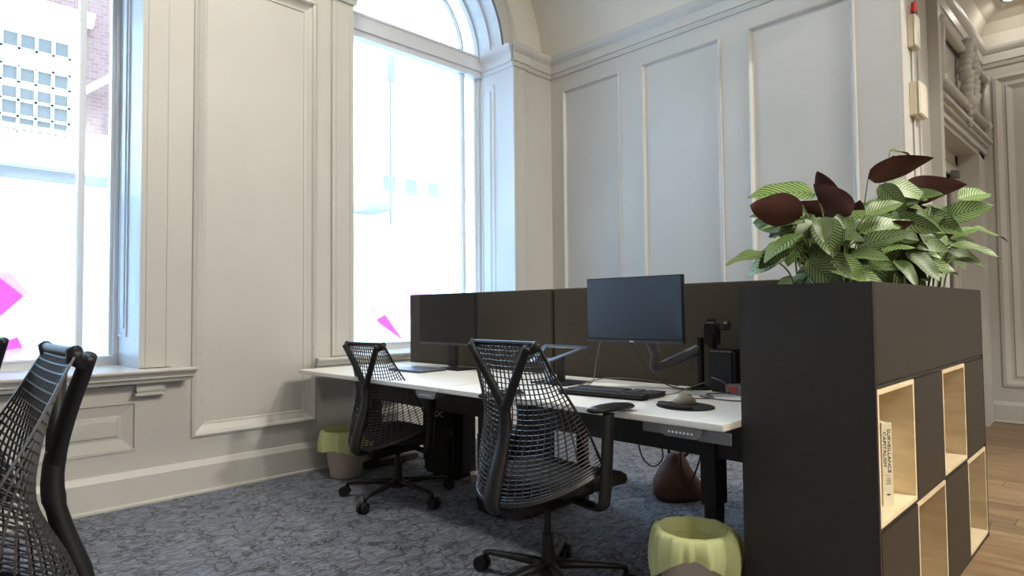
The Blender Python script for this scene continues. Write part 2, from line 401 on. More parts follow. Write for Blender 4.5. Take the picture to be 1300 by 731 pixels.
# window sills
for i, (cx, n) in enumerate(WIN):
    x0, x1 = cx-HW-.25, cx+HW+.25
    if n == 2: x0 = 2.17; x1 = 4.45
    bm = B()
    SPF = [(0, .715), (.09, .715), (.10, .735), (.118, .742), (.118, .752), (.135, .772), (.145, .775), (.15, .783), (.15, .790), (.145, .795), (0, .795)]
    if n == 2: SPF = [(d*.62, z) for d, z in SPF]
    extr(bm, SPF, (x0, YA, 0), (x1, YA, 0), (0, -1, 0), m0=-.25, m1=.25)
    box(bm, cx-HW, cx+HW, YA-.01, YG+.1, .72, .795)
    struct('trim_%d' % (5+i), bm, WPAINT if False else PAINT)
    bm = B()
    for bx in (cx-HW+.06, cx+HW-.02):
        box(bm, bx, bx+.15, YA-.05, YA, .665, .716); box(bm, bx-.008, bx+.158, YA-.062, YA, .640, .655); box(bm, bx+.005, bx+.145, YA-.04, YA, .655, .668)
    struct('trim_%d' % (8+i), bm, PAINT)
# apron projection step on both sides
bm = B()
for p in panels:
    pbox(bm, fA, p[0]-.15, p[0]-.02, .18, .70, 0, .0)
bm.free()
# baseboard of the window wall, stepped
BP = [(0, 0), (.055, 0), (.055, .012), (.040, .018), (.036, .165), (.030, .172), (.012, .195), (0, .20)]
bm = B(); extr(bm, BP, (XW, YA, 0), (XB, YA, 0), (0, -1, 0)); struct('baseboard_left', bm, PAINT)
bm = B(); extr(bm, BP, (XB, YA, 0), (XB, YD, 0), (-1, 0, 0)); struct('baseboard_back', bm, PAINT)

# window frames
def ring_frame(bm, cx, r0, r1, y0, y1, z=SP, n=28):
    rows = []
    for k in range(n+1):
        a = PI*k/n; rows.append([bm.verts.new((cx-r*math.cos(a), y, z+r*math.sin(a))) for r, y in ((r0, y0), (r1, y0), (r1, y1), (r0, y1))])
    for k in range(n):
        for j in range(4): bm.faces.new((rows[k][j], rows[k+1][j], rows[k+1][(j+1) % 4], rows[k][(j+1) % 4]))
for cx, n in WIN:
    bm = B(); y0, y1 = YG-.04, YG+.06
    for s in (-1, 1):
        a, b_ = sorted((cx+s*(HW), cx+s*(HW-.035))); box(bm, a, b_, y0, y1, SILL, SP)
        a, b_ = sorted((cx+s*(HW-.035), cx+s*(HW-.055))); box(bm, a, b_, y0+.03, y1, SILL, SP)
    box(bm, cx-HW+.03, cx+HW-.03, y0-.004, y1-.004, SILL, SILL+.05); box(bm, cx-HW+.03, cx+HW-.03, y0-.02, y1-.006, SILL+.05, SILL+.062)
    ring_frame(bm, cx, HW-.03, HW, y0, y1)
    fr = struct('window_%d' % n, bm, WPAINT)
    bm = B(); box(bm, cx-HW, cx+HW, y0-.05, y1, 3.53, 3.67); box(bm, cx-HW, cx+HW, y0-.03, y1, 3.475, 3.53); box(bm, cx-HW, cx+HW, y0-.062, y1, 3.655, 3.675)
    obj('transom', bm, WPAINT, fr)
    for s in (-1, 1):
        bm = B(); x = cx+s*.648; box(bm, x-.018, x+.018, YG-.03, YG+.04, SILL+.05, 3.48); obj('glazing_bar', bm, WPAINT, fr)
    bm = B(); ring_frame(bm, cx, .636, .66, YG-.03, YG+.04, z=SP+.01); obj('arched_glazing_bar', bm, WPAINT, fr)
    for a, b_ in ((-.648, .648), (-HW+.04, -.648), (.648, HW-.04)):
        bm = B(); box(bm, cx+a, cx+b_, YG+.005, YG+.011, SILL+.05, 3.48); obj('pane', bm, GLASS, fr)
    bm = B(); prism(bm, [(cx+.66*math.cos(PI*k/24), 3.66+.66*math.sin(PI*k/24)) for k in range(25)], lambda a, z, d: Vector((a, d, z)), YG+.005, YG+.011); obj('pane', bm, GLASS, fr)
    bm = B(); N = 24
    rows = [[bm.verts.new((cx-r*math.cos(PI*k/N), y, 3.66+r*math.sin(PI*k/N))) for r, y in ((.66, YG+.005), (HW-.02, YG+.005), (HW-.02, YG+.011), (.66, YG+.011))] for k in range(N+1)]
    for k in range(N):
        for j in range(4): bm.faces.new((rows[k][j], rows[k+1][j], rows[k+1][(j+1) % 4], rows[k][(j+1) % 4]))
    obj('pane', bm, GLASS, fr)
    # frosted film on the lower panes
    for a, b_ in ((-.63, .63), (-HW+.06, -.666), (.666, HW-.06)):
        bm = B(); box(bm, cx+a, cx+b_, YG+.002, YG+.0045, SILL+.05, 1.90); f_ = obj('frosted_film', bm, FILM, fr)
    # panelled reveals
    for s in (-1, 1):
        bm = B(); fn = lambda a, z, d, s=s, cx=cx: Vector((cx+s*(HW-d), a, z))
        pbox(bm, fn, YA-.02, YG-.04, SILL, 3.475, 0, .004)
        ring_loft(bm, fn, (4.50, 4.69, .98, 3.36), [(0, .004), (.0, .014), (.014, .014), (.022, .006), (.05, .0055), (.056, .016), (.06, .016)])
        obj('reveal_lining', bm, WPAINT, fr)
    for s in (-1, 1):     # intrados lining strips
        pass
    bm = B(); ring_frame(bm, cx, HW-.022, HW-.002, YL+.002, YL+.06); ring_frame(bm, cx, HW-.03, HW-.002, YL+.16, YL+.2); ring_frame(bm, cx, HW-.012, HW-.002, YL+.002, YG-.045)
    obj('arch_lining', bm, WPAINT, fr)
    def dec(poly, m, y=YG+.0):
        bm = B(); prism(bm, poly, lambda a, z, d: Vector((a, d, z)), y-.0035, y-.0015+.003)
        o = obj('decal', bm, m, fr); return o
    if n == 1:
        dec([(.18, 1.52), (.434, 1.341), (.545, 1.235), (.437, 1.114), (.16, 1.02)], PINK)['label'] = 'bright pink angular window sticker'
        dec([(.18, 1.56), (.433, 1.375), (.477, 1.382), (.580, 1.240), (.545, 1.235), (.434, 1.341), (.18, 1.52)], PINKL)['label'] = 'paler pink edge of the window sticker'
        dec([(.15, .90), (.44, .957), (.519, .993), (.546, .93), (.15, .86)], PINK)
        dec([(.15, .86), (.546, .93), (.543, .901), (.441, .848), (.15, .80+.05)], PINKL)
    if n == 2:
        dec([(3.022, 1.024), (2.995, 1.056), (3.084, 1.096), (3.274, .863)], PINK)['label'] = 'pink cone shaped window sticker'
        dec([(2.93, 1.145), (2.955, 1.172), (3.02, 1.095), (2.99, 1.062)], PINKL)
        dec([(3.302, 1.333), (3.595, 1.301), (3.60, 1.25), (3.36, 1.26), (3.345, .875), (3.322, .875)], PINKL)

# back wall (panelled, cool light), with return at its right end
bm = B()
pw = [(3.395, 4.09), (2.40, 3.155), (1.40, 2.165)]
hs_ = [(a, b_, .35, 3.325) for a, b_ in pw]
wall_grid(bm, fB, YD, YA+.35, 0, ZT, hs_, .3)
wbk = struct('wall_back', bm, PAINT)
PR2 = [(-.004, 0), (-.002, .010), (.010, .014), (.020, .004), (.028, -.010), (.036, -.012), (.040, -.014)]
for h in hs_: panel(fB, h, PR2, wbk)
bm = B(); extr(bm, CP, (XB, YA, 0), (XB, YD, 0), (-1, 0, 0)); struct('trim_11', bm, PAINT)

# door wall on the far right
bm = B()
DX0, DX1, DZ = 5.78, 7.28, 2.56
wall_grid(bm, fD, XB+.06, XC+.3, 0, 4.6, [(DX0, DX1, -.1, DZ)], .55)
wd = struct('wall_right', bm, PAINT)
bm = B()
for a0, a1, d in ((4.757, 4.84, .02), (4.87, 5.16, .012), (5.175, 5.22, .02), (5.56, 5.66, .07)): pbox(bm, fD, a0, a1, 0, 3.52, 0, d)
pbox(bm, fD, 7.36, 7.62, 0, 2.60, 0, .02)
struct('trim_12', bm, PAINT)
bm = B()
for z0, z1, d in ((DZ, 2.60, .02), (2.60, 2.64, .045), (2.64, 2.675, .03), (2.675, 2.71, .06), (2.71, 2.74, .09), (2.74, 2.755, .075)): pbox(bm, fD, 5.66, 7.66, z0, z1, 0, d)
for z0, z1, a0, a1, d in ((0, 2.56, 5.66, 5.78, .03), (0, 2.56, 7.28, 7.40, .03)): pbox(bm, fD, a0, a1, z0, z1, 0, d)
struct('trim_13', bm, PAINT)
bm = B(); extr(bm, CP, (XB-.2, YD, 0), (XC, YD, 0), (0, -1, 0)); extr(bm, [(d, z-.15) for d, z in CP[:4]]+[(0, 3.37)], (5.66, YD, 0), (XC, YD, 0), (0, -1, 0)); struct('trim_14', bm, PAINT)
# door leaf with glass, set deep
dr = thing('door_1', '', ''); del dr['label'], dr['category']; dr['kind'] = 'structure'
bm = B(); yy = YD+.14
box(bm, DX0, DX0+.09, yy, yy+.05, 0, DZ); box(bm, DX1-.09, DX1, yy, yy+.05, 0, DZ); box(bm, DX0, DX1, yy, yy+.05, DZ-.09, DZ); obj('door_frame', bm, DOORP, dr)
bm = B(); box(bm, DX0+.09, DX0+.2, yy+.01, yy+.045, 0, DZ-.09); box(bm, DX1-.2, DX1-.09, yy+.01, yy+.045, 0, DZ-.09); box(bm, DX0+.2, DX1-.2, yy+.01, yy+.045, DZ-.2, DZ-.09); box(bm, DX0+.2, DX1-.2, yy+.01, yy+.045, 0, .9); obj('door_leaf', bm, DOORP, dr)
bm = B(); box(bm, DX0+.2, DX1-.2, yy+.025, yy+.031, .9, DZ-.2); obj('door_pane', bm, DGLASS, dr)
bm = B(); box(bm, 7.0, 7.12, yy-.05, yy+.01, 2.32, 2.39, .006); obj('door_closer', bm, GREYM, dr)
bm = B(); box(bm, DX0-.2, XC, YD+.56, YD+.6, 0, 3); struct('wall_passage', bm, PAINT)
# moulded plaster frame with wreath over the door
fm = thing('plaster_frame', 'moulded plaster frame hung with a wreath above the doorway', 'moulding', (6.62, YD, 3.09))
bm = B(); fx, fz = .93, .225
loop = []
for sx, sz in ((-1, -1), (1, -1), (1, 1), (-1, 1)): loop.append((sx*fx, -.055, sz*fz))
for i in range(4):
    p, q = loop[i], loop[(i+1) % 4]; tube(bm, [p, q], .036, 14)
    r_ = bmesh.ops.create_icosphere(bm, subdivisions=2, radius=.052); bmesh.ops.translate(bm, verts=r_['verts'], vec=p)
bmesh.ops.translate(bm, verts=bm.verts, vec=(0, 0, 0)); obj('moulded_border', bm, PAINT, fm, smooth=True)
bm = B(); box(bm, -fx+.03, fx-.03, -.012, .002, -fz+.03, fz-.03); obj('field', bm, PAINT, fm)
bm = B()
for k in range(30):
    a = 2*PI*k/30; c = Vector((.155*math.cos(a), -.075-.02*random.random(), .05+.26*math.sin(a)))
    r_ = bmesh.ops.create_icosphere(bm, subdivisions=1, radius=random.uniform(.048, .068)); bmesh.ops.translate(bm, verts=r_['verts'], vec=c)
obj('wreath', bm, PAINT, fm, smooth=True)
bm = B()
for k, (dx, dz, r) in enumerate(((0, -.22, .055), (-.06, -.25, .04), (.06, -.25, .04), (0, -.29, .04), (0, -.35, .03), (-.03, -.38, .022), (.02, -.40, .02))):
    r_ = bmesh.ops.create_icosphere(bm, subdivisions=1, radius=r); bmesh.ops.translate(bm, verts=r_['verts'], vec=(dx, -.075, dz))
obj('ribbon_drop', bm, PAINT, fm, smooth=True)

# far wall (wall with panel, right edge of the frame)
bm = B(); pc = (-.55, 1.02, .36, 3.36)
wall_grid(bm, fC, YS, YD, 0, 4.6, [pc, (-2.4, -.85, .36, 3.36)], .2)
wf = struct('wall_far', bm, PAINT)
PR3 = [(-.02, 0), (-.018, .014), (.01, .018), (.03, .004), (.05, -.006), (.075, -.006), (.085, .004), (.10, -.002), (.13, -.016), (.14, -.018)]
panel(fC, pc, PR3, wf); panel(fC, (-2.4, -.85, .36, 3.36), PR3, wf)
bm = B(); extr(bm, CP, (XC, YD, 0), (XC, YS, 0), (-1, 0, 0)); struct('trim_15', bm, PAINT)
bm = B(); extr(bm, [(d, z*1.0) for d, z in BP], (XC, YD, 0), (XC, YS, 0), (-1, 0, 0)); struct('baseboard_far', bm, PAINT)
bm = B(); box(bm, XW-.2, XC+.2, YS-.2, YS, 0, ZT); struct('wall_front', bm, PAINT)
bm = B(); box(bm, XW-.2, XW, YS, YA+.4, 0, ZT+.3); struct('wall_side', bm, PAINT)

# ceiling: cove over the back wall and flat field, lower flat ceiling in the far bay
bm = B(); N = 20; rows = []
for k in range(N+1):
    a = PI/2*k/N; rows.append((XB+.0-1.5*(1-math.cos(a)), 3.68+(ZT-3.68)*math.sin(a)))
for k in range(N):
    (x0, z0), (x1, z1) = rows[k], rows[k+1]
    q = [bm.verts.new(v) for v in ((x0, YD, z0), (x0, YL+.02, z0), (x1, YL+.02, z1), (x1, YD, z1))]; bm.faces.new(q)
    q = [bm.verts.new(v) for v in ((x0+.3*(N-k)/N, YD, z0+.3*k/N), (x0+.3*(N-k)/N, YL+.02, z0+.3*k/N), (x1+.3*(N-k-1)/N, YL+.02, z1+.3*(k+1)/N), (x1+.3*(N-k-1)/N, YD, z1+.3*(k+1)/N))]; bm.faces.new(q)
bmesh.ops.remove_doubles(bm, verts=bm.verts, dist=.001)
struct('ceiling_cove', bm, CREAM, smooth=True)
bm = B(); box(bm, XW-.2, XB-1.5+.01, YS-.2, YL+.5, ZT, ZT+.3); box(bm, XB-1.5, XB+.3, YS-.2, YD, ZT, ZT+.3); box(bm, XB-1.5, XB+.3, YD, YL+.5, ZT+.02, ZT+.3); struct('ceiling', bm, CREAM)
bm = B(); box(bm, XB, XC+.2, YS-.2, YD+.3, 3.98, 4.2); box(bm, XB, XB+.2, YS, YD-.001, 3.45, ZT+.1)  # unseen bulkhead, brought lower to cut lamp light into the far bay
struct('ceiling_far', bm, CREAM)
bm = B(); pr = [(.0, 3.68), (.02, 3.80), (.08, 3.90), (.2, 3.97), (.24, 3.985), (0, 3.985)]
extr(bm, pr, (XB, YD, 0), (XC, YD, 0), (0, -1, 0)); extr(bm, pr, (XC, YD, 0), (XC, YS, 0), (-1, 0, 0)); struct('trim_16', bm, CREAM)

# ------------------------------------------------------------------ ceiling lights (real fittings)
def round_light(x, y, z, label, r=.16, w=LAMP_W, grp=None):
    t = thing('ceiling_light', label, 'light', (x, y, z), 0, grp)
    bm = B(); lathe(bm, [(r+.02, 0), (r+.02, -.012), (r, -.014), (r, -.004)], 28); obj('trim_ring', bm, GREYM, t)
    bm = B(); cyl(bm, (0, 0, -.008), r, .006, 28); obj('diffuser', bm, LAMPG, t)
    l = bpy.data.lights.new('ceiling_lamp', 'AREA'); l.shape = 'DISK'; l.size = r*2; l.energy = w; l.color = LAMP_COL
    lo = bpy.data.objects.new('ceiling_lamp', l); C.objects.link(lo); lo.location = (0, 0, -.02); lo.parent = t
    return t
round_light(7.32, .83, 3.98, 'small bright round recessed ceiling light in the far bay', r=.055, w=2)
round_light(6.3, -.9, 3.98, 'recessed ceiling light of the far bay above the oak floor', r=.055, w=18)
for i, (x, y) in enumerate(((1.1, 2.9), (1.4, -2.6), (-1.2, -2.6), (4.1, -2.6), (3.0, -4.2))):
    round_light(x, y, ZT, 'round flat ceiling light '+('above the carpet before the left window', 'behind the camera place', 'in the corner behind the camera place', 'behind the near end of the bookcase', 'in the middle of the front wall side')[i], r=.2, w=LAMP_W*(2.1, 1.4, .7, 8.5, 6.5)[i], grp='round ceiling lights above the room')

# ------------------------------------------------------------------ outside
bm = B(); box(bm, XW-6, XC+8, YG-.05, YG+.45, ZT+.3, 9.5); struct('wall_upper_shade', bm, BRICK)  # unseen upper wall, added to shade the facade across the street
bm = B(); box(bm, -30, 40, 5.1, 60, -1.2, -1.0); struct('ground_street', bm, ROAD)
YF = 12.0; fF = lambda a, z, d: Vector((a, YF-d, z))
hb = thing('street_building', 'white stucco and brick building across the street, seen through the left window', 'building', (0, YF, -1))
def ph(name, bm, m, parent, smooth=False):
    bmesh.ops.translate(bm, verts=bm.verts, vec=(0, -YF, 1)); return obj(name, bm, m, parent, smooth)
bm = B(); wall_grid(bm, fF, -8, 2.12, -1, 5.78, [(-.1+1.12-.06, 1.98, 3.5, 5.52)], .4); ph('wall', bm, STUCCO, hb)
bm = B(); pbox(bm, fF, 2.12, 5.4, 4.05, 9.5, -.4, .0); pbox(bm, fF, -8, 2.12, 5.9, 9.5, -.4, -.05); ph('brick_wall', bm, BRICK, hb)
bm = B(); pbox(bm, fF, 2.12, 5.4, -1, 4.05, -.4, .02); pbox(bm, fF, 2.12, 5.4, 3.95, 4.06, 0, .06); ph('lower_wall', bm, STUCCO, hb)
bm = B(); pbox(bm, fF, -8, 2.2, 5.78, 5.86, -.1, .16); pbox(bm, fF, -8, 2.2, 5.86, 5.95, -.1, .24); ph('cornice', bm, STUCCO, hb)
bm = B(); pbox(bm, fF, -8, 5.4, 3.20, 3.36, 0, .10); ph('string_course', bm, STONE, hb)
bm = B(); pbox(bm, fF, -8, 2.12, 3.40, 3.50, 0, .2); ph('ledge', bm, STUCCO, hb)
wx = [1.06+i*.215 for i in range(5)]
rowsz = [(5.24, 5.46), (4.97, 5.20), (4.72, 4.93), (4.44, 4.62), (4.19, 4.40), (3.95, 4.15)]
wf_ = B(); pbox(wf_, fF, 1.02, 1.98, 3.5, 5.52, -.12, -.08)
for x in wx: pbox(wf_, fF, x-.02, x+.02, 3.5, 5.5, -.1, -.05)
for z0, z1 in rowsz: pbox(wf_, fF, 1.02, 1.98, z0-.04, z0, -.1, -.05)
win = ph('window', wf_, STUCCO, hb)
for j, (z0, z1) in enumerate(rowsz):
    for i in range(4):
        bm = B(); pbox(bm, fF, wx[i]+.02, wx[i+1]-.02, z0, z1, -.09, -.075); ph('pane', bm, STUCCO if j == 1 else PANE_EXT, win)
for i in range(9):
    bm = B(); x = 1.08+i*.10; tube(bm, [(x, YF-.1, 3.52), (x, YF-.1, 3.64), (x, YF-.1, 3.76), (x, YF-.1, 3.95)], [.02, .032, .018, .022], 8); ph('baluster', bm, STUCCO, hb)
bm = B(); pbox(bm, fF, 1.0, 2.0, 3.95, 4.0, .04, .16); ph('rail', bm, STUCCO, hb)
bm = B(); tube(bm, [(2.1, YF-.08, 4.72), (2.45, YF-.25, 5.0)], .055, 8); ph('wall_lamp_arm', bm, STUCCO, hb)
hb2 = thing('street_building', 'low pale facade with small windows seen faintly through the window behind the desks', 'building', (9, YF, -1))
def ph2(name, bm, m, parent): bmesh.ops.translate(bm, verts=bm.verts, vec=(-9, -YF, 1)); return obj(name, bm, m, parent)
bm = B(); pbox(bm, fF, 7.0, 16, -1, 4.6, -.4, 0); ph2('wall', bm, STUCCO, hb2)
for x in (7.75, 8.35, 9.0, 9.9, 10.8):
    bm = B(); pbox(bm, fF, x, x+.32, 3.85, 4.2, 0, .01); ph2('pane', bm, PANE_EXT, hb2)
for x in [7.6+.12*k for k in range(5)]+[8.3+.12*k for k in range(4)]+[8.9+.12*k for k in range(4)]:
    bm = B(); pbox(bm, fF, x, x+.06, 3.52, 3.58, 0, .01); ph2('vent_slot', bm, GREYM, hb2)
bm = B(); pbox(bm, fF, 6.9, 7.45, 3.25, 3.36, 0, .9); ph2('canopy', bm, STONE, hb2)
bn = B(); pbox(bn, fF, -.09, .09, -.5, .5, -.02, .02)
bmesh.ops.translate(bn, verts=bn.verts, vec=(0, -YF, 0)); tube(bn, [(0, 0, -.5), (0, 0, -7.6)], .03, 8); ban = obj('street_banner', bn, PANE_EXT); ban.location = (7.55, YF-.6, 6.6); tag(ban, 'narrow pale banner hanging high outside the window behind the desks', 'banner')

# ------------------------------------------------------------------ desks
def desk(y0, y1, label, ctrl_y, cut=False):
    cx, cy = 2.43, (y0+y1)/2
    t = thing('desk', label, 'desk', (cx, cy, 0), 0, 'sit stand desks along the partition')
    h = (y1-y0)/2; x0, x1 = 1.985-cx, 2.875-cx
    bm = B(); box(bm, x0, x1, -h, h, .708, .730, .002); obj('desktop', bm, TOP, t)
    bm = B(); box(bm, x0+.001, x1, -h+.001, h-.001, .7065, .709); obj('edge_band', bm, EDGEW, t)
    bm = B(); box(bm, x0+.40, x0+.45, -h+.1, h-.1, .62, .70); box(bm, x1-.2, x1-.15, -h+.1, h-.1, .64, .70); obj('beam', bm, DARKM, t)
    bm = B(); box(bm, x0+.46, x0+.49, -h+.12, h-.12, .50, .66, .004); obj('cable_tray', bm, DARKM, t)
    for s in (-1, 1):
        y = s*(h-.16) if not (s < 0 and y0 < 1.5) else -(h-.30)
        bm = B(); box(bm, .0, .10, y-.035, y+.035, .30, .66, .003); box(bm, .012, .088, y-.025, y+.025, .05, .62); obj('leg', bm, DARKM, t)
        bm = B(); box(bm, -.02, .42, y-.035, y+.035, .012, .05, .004); obj('foot', bm, DARKM, t)
        bm = B(); box(bm, -.02, .40, y-.04, y+.04, .655, .70); obj('bracket', bm, DARKM, t)
    c = ctrl_y-cy
    bm = B(); prism(bm, [(c-.085, .704), (c+.085, .704), (c+.08, .682), (c+.062, .668), (c-.062, .668), (c-.08, .682)], lambda a, z, d: Vector((x0-.002+d, a, z)), -.004, .06); ho = obj('height_control', bm, GREYM, t)
    bm = B()
    for k in range(7): box(bm, x0-.0085, x0-.006, c-.05+k*.015, c-.043+k*.015, .682, .689)
    obj('buttons', bm, WHITEPR, ho)
    return t
desk(2.578, 4.13, 'white topped height adjustable desk next to the window wall', 2.67)
desk(1.022, 2.572, 'white topped height adjustable desk next to the dark bookcase', 1.18)
bm = B(); box(bm, -.004, .004, -.06, .06, -.02, .02); o = obj('cable_label', bm, GREYM); o.location = (2.0, 1.03+.03, .682); tag(o, 'small grey plate under the front edge of the right desk', 'plate')
bm = B(); box(bm, -.004, .004, -.045, .045, -.018, .018); o = obj('cable_label', bm, GREYM); o.location = (2.0, 1.30, .688); tag(o, 'small grey plate left of the height control on the right desk', 'plate')

# partition screens
for y0, y1, lab in ((2.596, 4.10, 'tall brown grey fabric desk screen nearest the window'), (1.04, 2.584, 'tall brown grey fabric desk screen behind the raised monitor')):
    t = thing('desk_screen', lab, 'partition', (2.91, (y0+y1)/2, 0), 0, 'fabric desk screens')
    h = (y1-y0)/2
    bm = B(); box(bm, -.018, .018, -h, h, .66, 1.252, .006, seg=3); obj('fabric_panel', bm, FELT, t)
    for s in (-1, 1):
        bm = B(); box(bm, -.02, .02, s*(h-.2)-.03, s*(h-.2)+.03, 0.0, .67); obj('support_post', bm, DARKM, t)

# ------------------------------------------------------------------ chairs
def chair_parts(t, lift=0.0, shared=None):
    """forward = +x, origin on the floor under the column"""
    g = {}
    def add(name, bm, m, parent=t, smooth=True, dz=0.0):
        o = obj(name, bm, m, parent, smooth); o.location.z = dz; return o
    def A(p): return p
    def wy(v):  # half width of the back web
        k = [(0, .275), (.3, .268), (.55, .243), (.8, .208), (1, .182)]
        for (a, x), (b_, y) in zip(k, k[1:]):
            if v <= b_: return x+(y-x)*(v-a)/(b_-a)
        return .182
    ce = spline([(-.300, 0, .405), (-.262, 0, .53), (-.195, 0, .68), (-.205, 0, .84), (-.236, 0, .995)], 10)
    ed = spline([(.020, 0, .520), (-.040, 0, .63), (-.110, 0, .75), (-.178, 0, .87), (-.240, 0, .995)], 10)
    def samp(L_, v):
        f = v*(len(L_)-1); i = min(int(f), len(L_)-2); return L_[i].lerp(L_[i+1], f-i)
    def Sf(u, v):
        c, e = samp(ce, v), samp(ed, v); w = abs(u)**2.1; p = c.lerp(e, w); p.y = math.sin(u*PI/2*.82)/math.sin(PI/2*.82)*wy(v); return p
    bm = B()
    def strip(P, w, tk=.0022):
        n = len(P); rings = []
        for i, p in enumerate(P):
            t_ = (P[min(i+1, n-1)]-P[max(i-1, 0)]).normalized(); nx = Vector((1, 0, .2)); a = t_.cross(nx).normalized(); b_ = a.cross(t_)
            rings.append([bm.verts.new(p+a*w*sx+b_*tk*sz) for sx, sz in ((-1, -1), (1, -1), (1, 1), (-1, 1))])
        for i in range(n-1):
            for k in range(4): bm.faces.new((rings[i][k], rings[i][(k+1) % 4], rings[i+1][(k+1) % 4], rings[i+1][k]))
    NV, NU = 25, 34
    for i in range(NV):
        u = -1+2*i/(NV-1)
        strip([Sf(u, j/26) for j in range(27)], .0016 if 0 < i < NV-1 else .005)
    for j in range(1, NU):
        v = (j/NU)**1.08
        sag = .018
        strip([Sf(-1+2*i/22, v)-Vector((0, 0, 0)) for i in range(23)], .0017)
    strip([Sf(-1+2*i/28, 0.0) for i in range(29)], .008, .003); strip([Sf(-1+2*i/28, .012) for i in range(29)], .004, .003)
    web = add('back_web', bm, WEB, smooth=False, dz=lift); web['kind'] = 'stuff'
    bm = B()   # top rail with end caps
    tube(bm, [Sf(-1+2*i/16, 1.0)+Vector((0, 0, .002)) for i in range(17)], [.014]+[.010]*15+[.014], 10, sy=1.1)
    for s in (-1, 1):
        tube(bm, [(-.238, s*.182, 1.002), (-.240, s*.170, .985), (-.262, s*.156, .968)], [.015, .017, .013], 10)
    add('top_rail', bm, BLACKP, dz=lift)
    bm = B()   # Y shaped spine
    tube(bm, spline([(-.235, 0, .372), (-.302, 0, .392), (-.292, 0, .47), (-.255, 0, .58), (-.232, 0, .68), (-.236, 0, .765)], 5), [.026, .030, .034, .036, .037, .037, .037, .037, .037, .036, .036, .035, .034, .034, .033, .032, .031, .030, .029, .028, .027, .027, .026, .026, .025, .024], 12, sy=[.5]*3+[.62]*8+[.7]*8+[.85]*7, upv=(1, 0, 0))
    for s in (-1, 1):
        P = spline([(-.230, s*.001, .66), (-.236, s*.006, .742), (-.240, s*.035, .80), (-.250, s*.085, .88), (-.263, s*.135, .955), (-.268, s*.158, .988)], 5)
        tube(bm, P, [min(.021, .010+.0025*k)-.0045*k/(len(P)-1) for k in range(len(P))], 12, sy=.95, upv=(1, 0, 0))
    add('back_support', bm, BLACKP, dz=lift)
    bm = B()   # seat
    N = 28
    def seat_ring(sc, z, zf):
        R = []
        for k in range(N):
            a = 2*PI*k/N; ca, sa = math.cos(a), math.sin(a); e = .62
            x = .235*math.copysign(abs(ca)**e, ca)*sc+.085; y = .245*math.copysign(abs(sa)**e, sa)*sc
            R.append(bm.verts.new((x, y, z-zf*max(0, (x-.12)/.16)**2+.012*(y/.245)**2)))
        return R
    rr = [seat_ring(*q) for q in ((.80, .405, .02), (.96, .415, .025), (1.0, .435, .03), (.985, .458, .03), (.90, .468, .028), (.55, .470, .025), (.1, .466, .02))]
    for i in range(len(rr)-1):
        for k in range(N): bm.faces.new((rr[i][k], rr[i][(k+1) % N], rr[i+1][(k+1) % N], rr[i+1][k]))
    bm.faces.new(rr[0]); bm.faces.new(rr[-1])
    add('seat', bm, SEATF, dz=lift)
    bm = B(); box(bm, -.24, .14, -.055, .055, .33, .395, .018, seg=3); box(bm, -.05, .12, -.16, .16, .385, .412, .008); cyl(bm, (.05, -.20, .365), .012, .10, 10, axis='y'); add('tilt_mechanism', bm, BLACKP, smooth=False, dz=lift)
    for s in (-1, 1):
        bm = B(); P = spline([(.02, s*.14, .375), (.01, s*.22, .372), (-.01, s*.285, .385), (-.012, s*.302, .43), (-.005, s*.305, .52), (.005, s*.305, .64), (.015, s*.303, .735)], 4)
        tube(bm, P, [.013]*len(P), 12, sy=2.1, upv=(1, 0, 0)); ar = add('armrest', bm, BLACKP, dz=lift)
        bm = B(); tube(bm, [(-.085, s*.300, .752), (-.06, s*.301, .753), (.0, s*.303, .754), (.07, s*.304, .753), (.14, s*.300, .748), (.165, s*.297, .742)], [.022, .036, .042, .042, .034, .018], 14, sy=.36); add('arm_pad', bm, BLACKP, parent=ar)
    bm = B(); cyl(bm, (0, 0, .20), .014, .14+max(0, lift), 16); cyl(bm, (0, 0, .095), .027, .125, 16, .024); add('gas_column', bm, BLACKP, smooth=False)
    bm = B(); cyl(bm, (0, 0, .062), .040, .055, 20, .034); add('hub', bm, BLACKP, smooth=False)
    la, ca_ = None, None
    for k in range(5):
        a = 2*PI*k/5
        if la is None:
            bm = B(); tube(bm, [(.02, 0, .098), (.10, 0, .096), (.20, 0, .090), (.29, 0, .084), (.315, 0, .076), (.318, 0, .058)], [.026, .023, .019, .015, .013, .010], 10, sy=[.75, .75, .7, .75, 1, 1]); lo = add('leg', bm, BLACKP); la = lo
            bm = B()
            for s in (-1, 1): cyl(bm, (.335, s*.016-.009, .030), .030, .018, 20, axis='y')
            box(bm, .312, .352, -.012, .012, .03, .058, .004); co = add('caster', bm, BLACKP, parent=lo, smooth=False); ca_ = co
        else:
            lo = la.copy(); C.objects.link(lo); co = ca_.copy(); C.objects.link(co); co.parent = lo
        lo.rotation_euler.z = a
    return t
def copy_tree(o, parent=None):
    c = o.copy(); C.objects.link(c)
    if parent is not None: c.parent = parent
    for ch in list(o.children): copy_tree(ch, c)
    return c
UP = ('back_web', 'top_rail', 'back_support', 'seat', 'tilt_mechanism', 'armrest')
def place(t, x, y, rz, lift, base_rot, label):
    t.location = (x, y, 0); t.rotation_euler.z = rz; t['label'] = label; t['group'] = 'black mesh swivel chairs'
    for c in t.children:
        n = c.name.split('.')[0]
        if n in UP: c.location.z = lift
        if n == 'leg': c.rotation_euler.z += base_rot-rz
ch = chair_parts(thing('swivel_chair', 'x', 'chair'))
c2 = copy_tree(ch); c3 = copy_tree(ch); c4 = copy_tree(ch)
place(ch, 1.90, 1.745, 0, 0, math.radians(101), 'black mesh back swivel chair in front, in the middle of the photo')
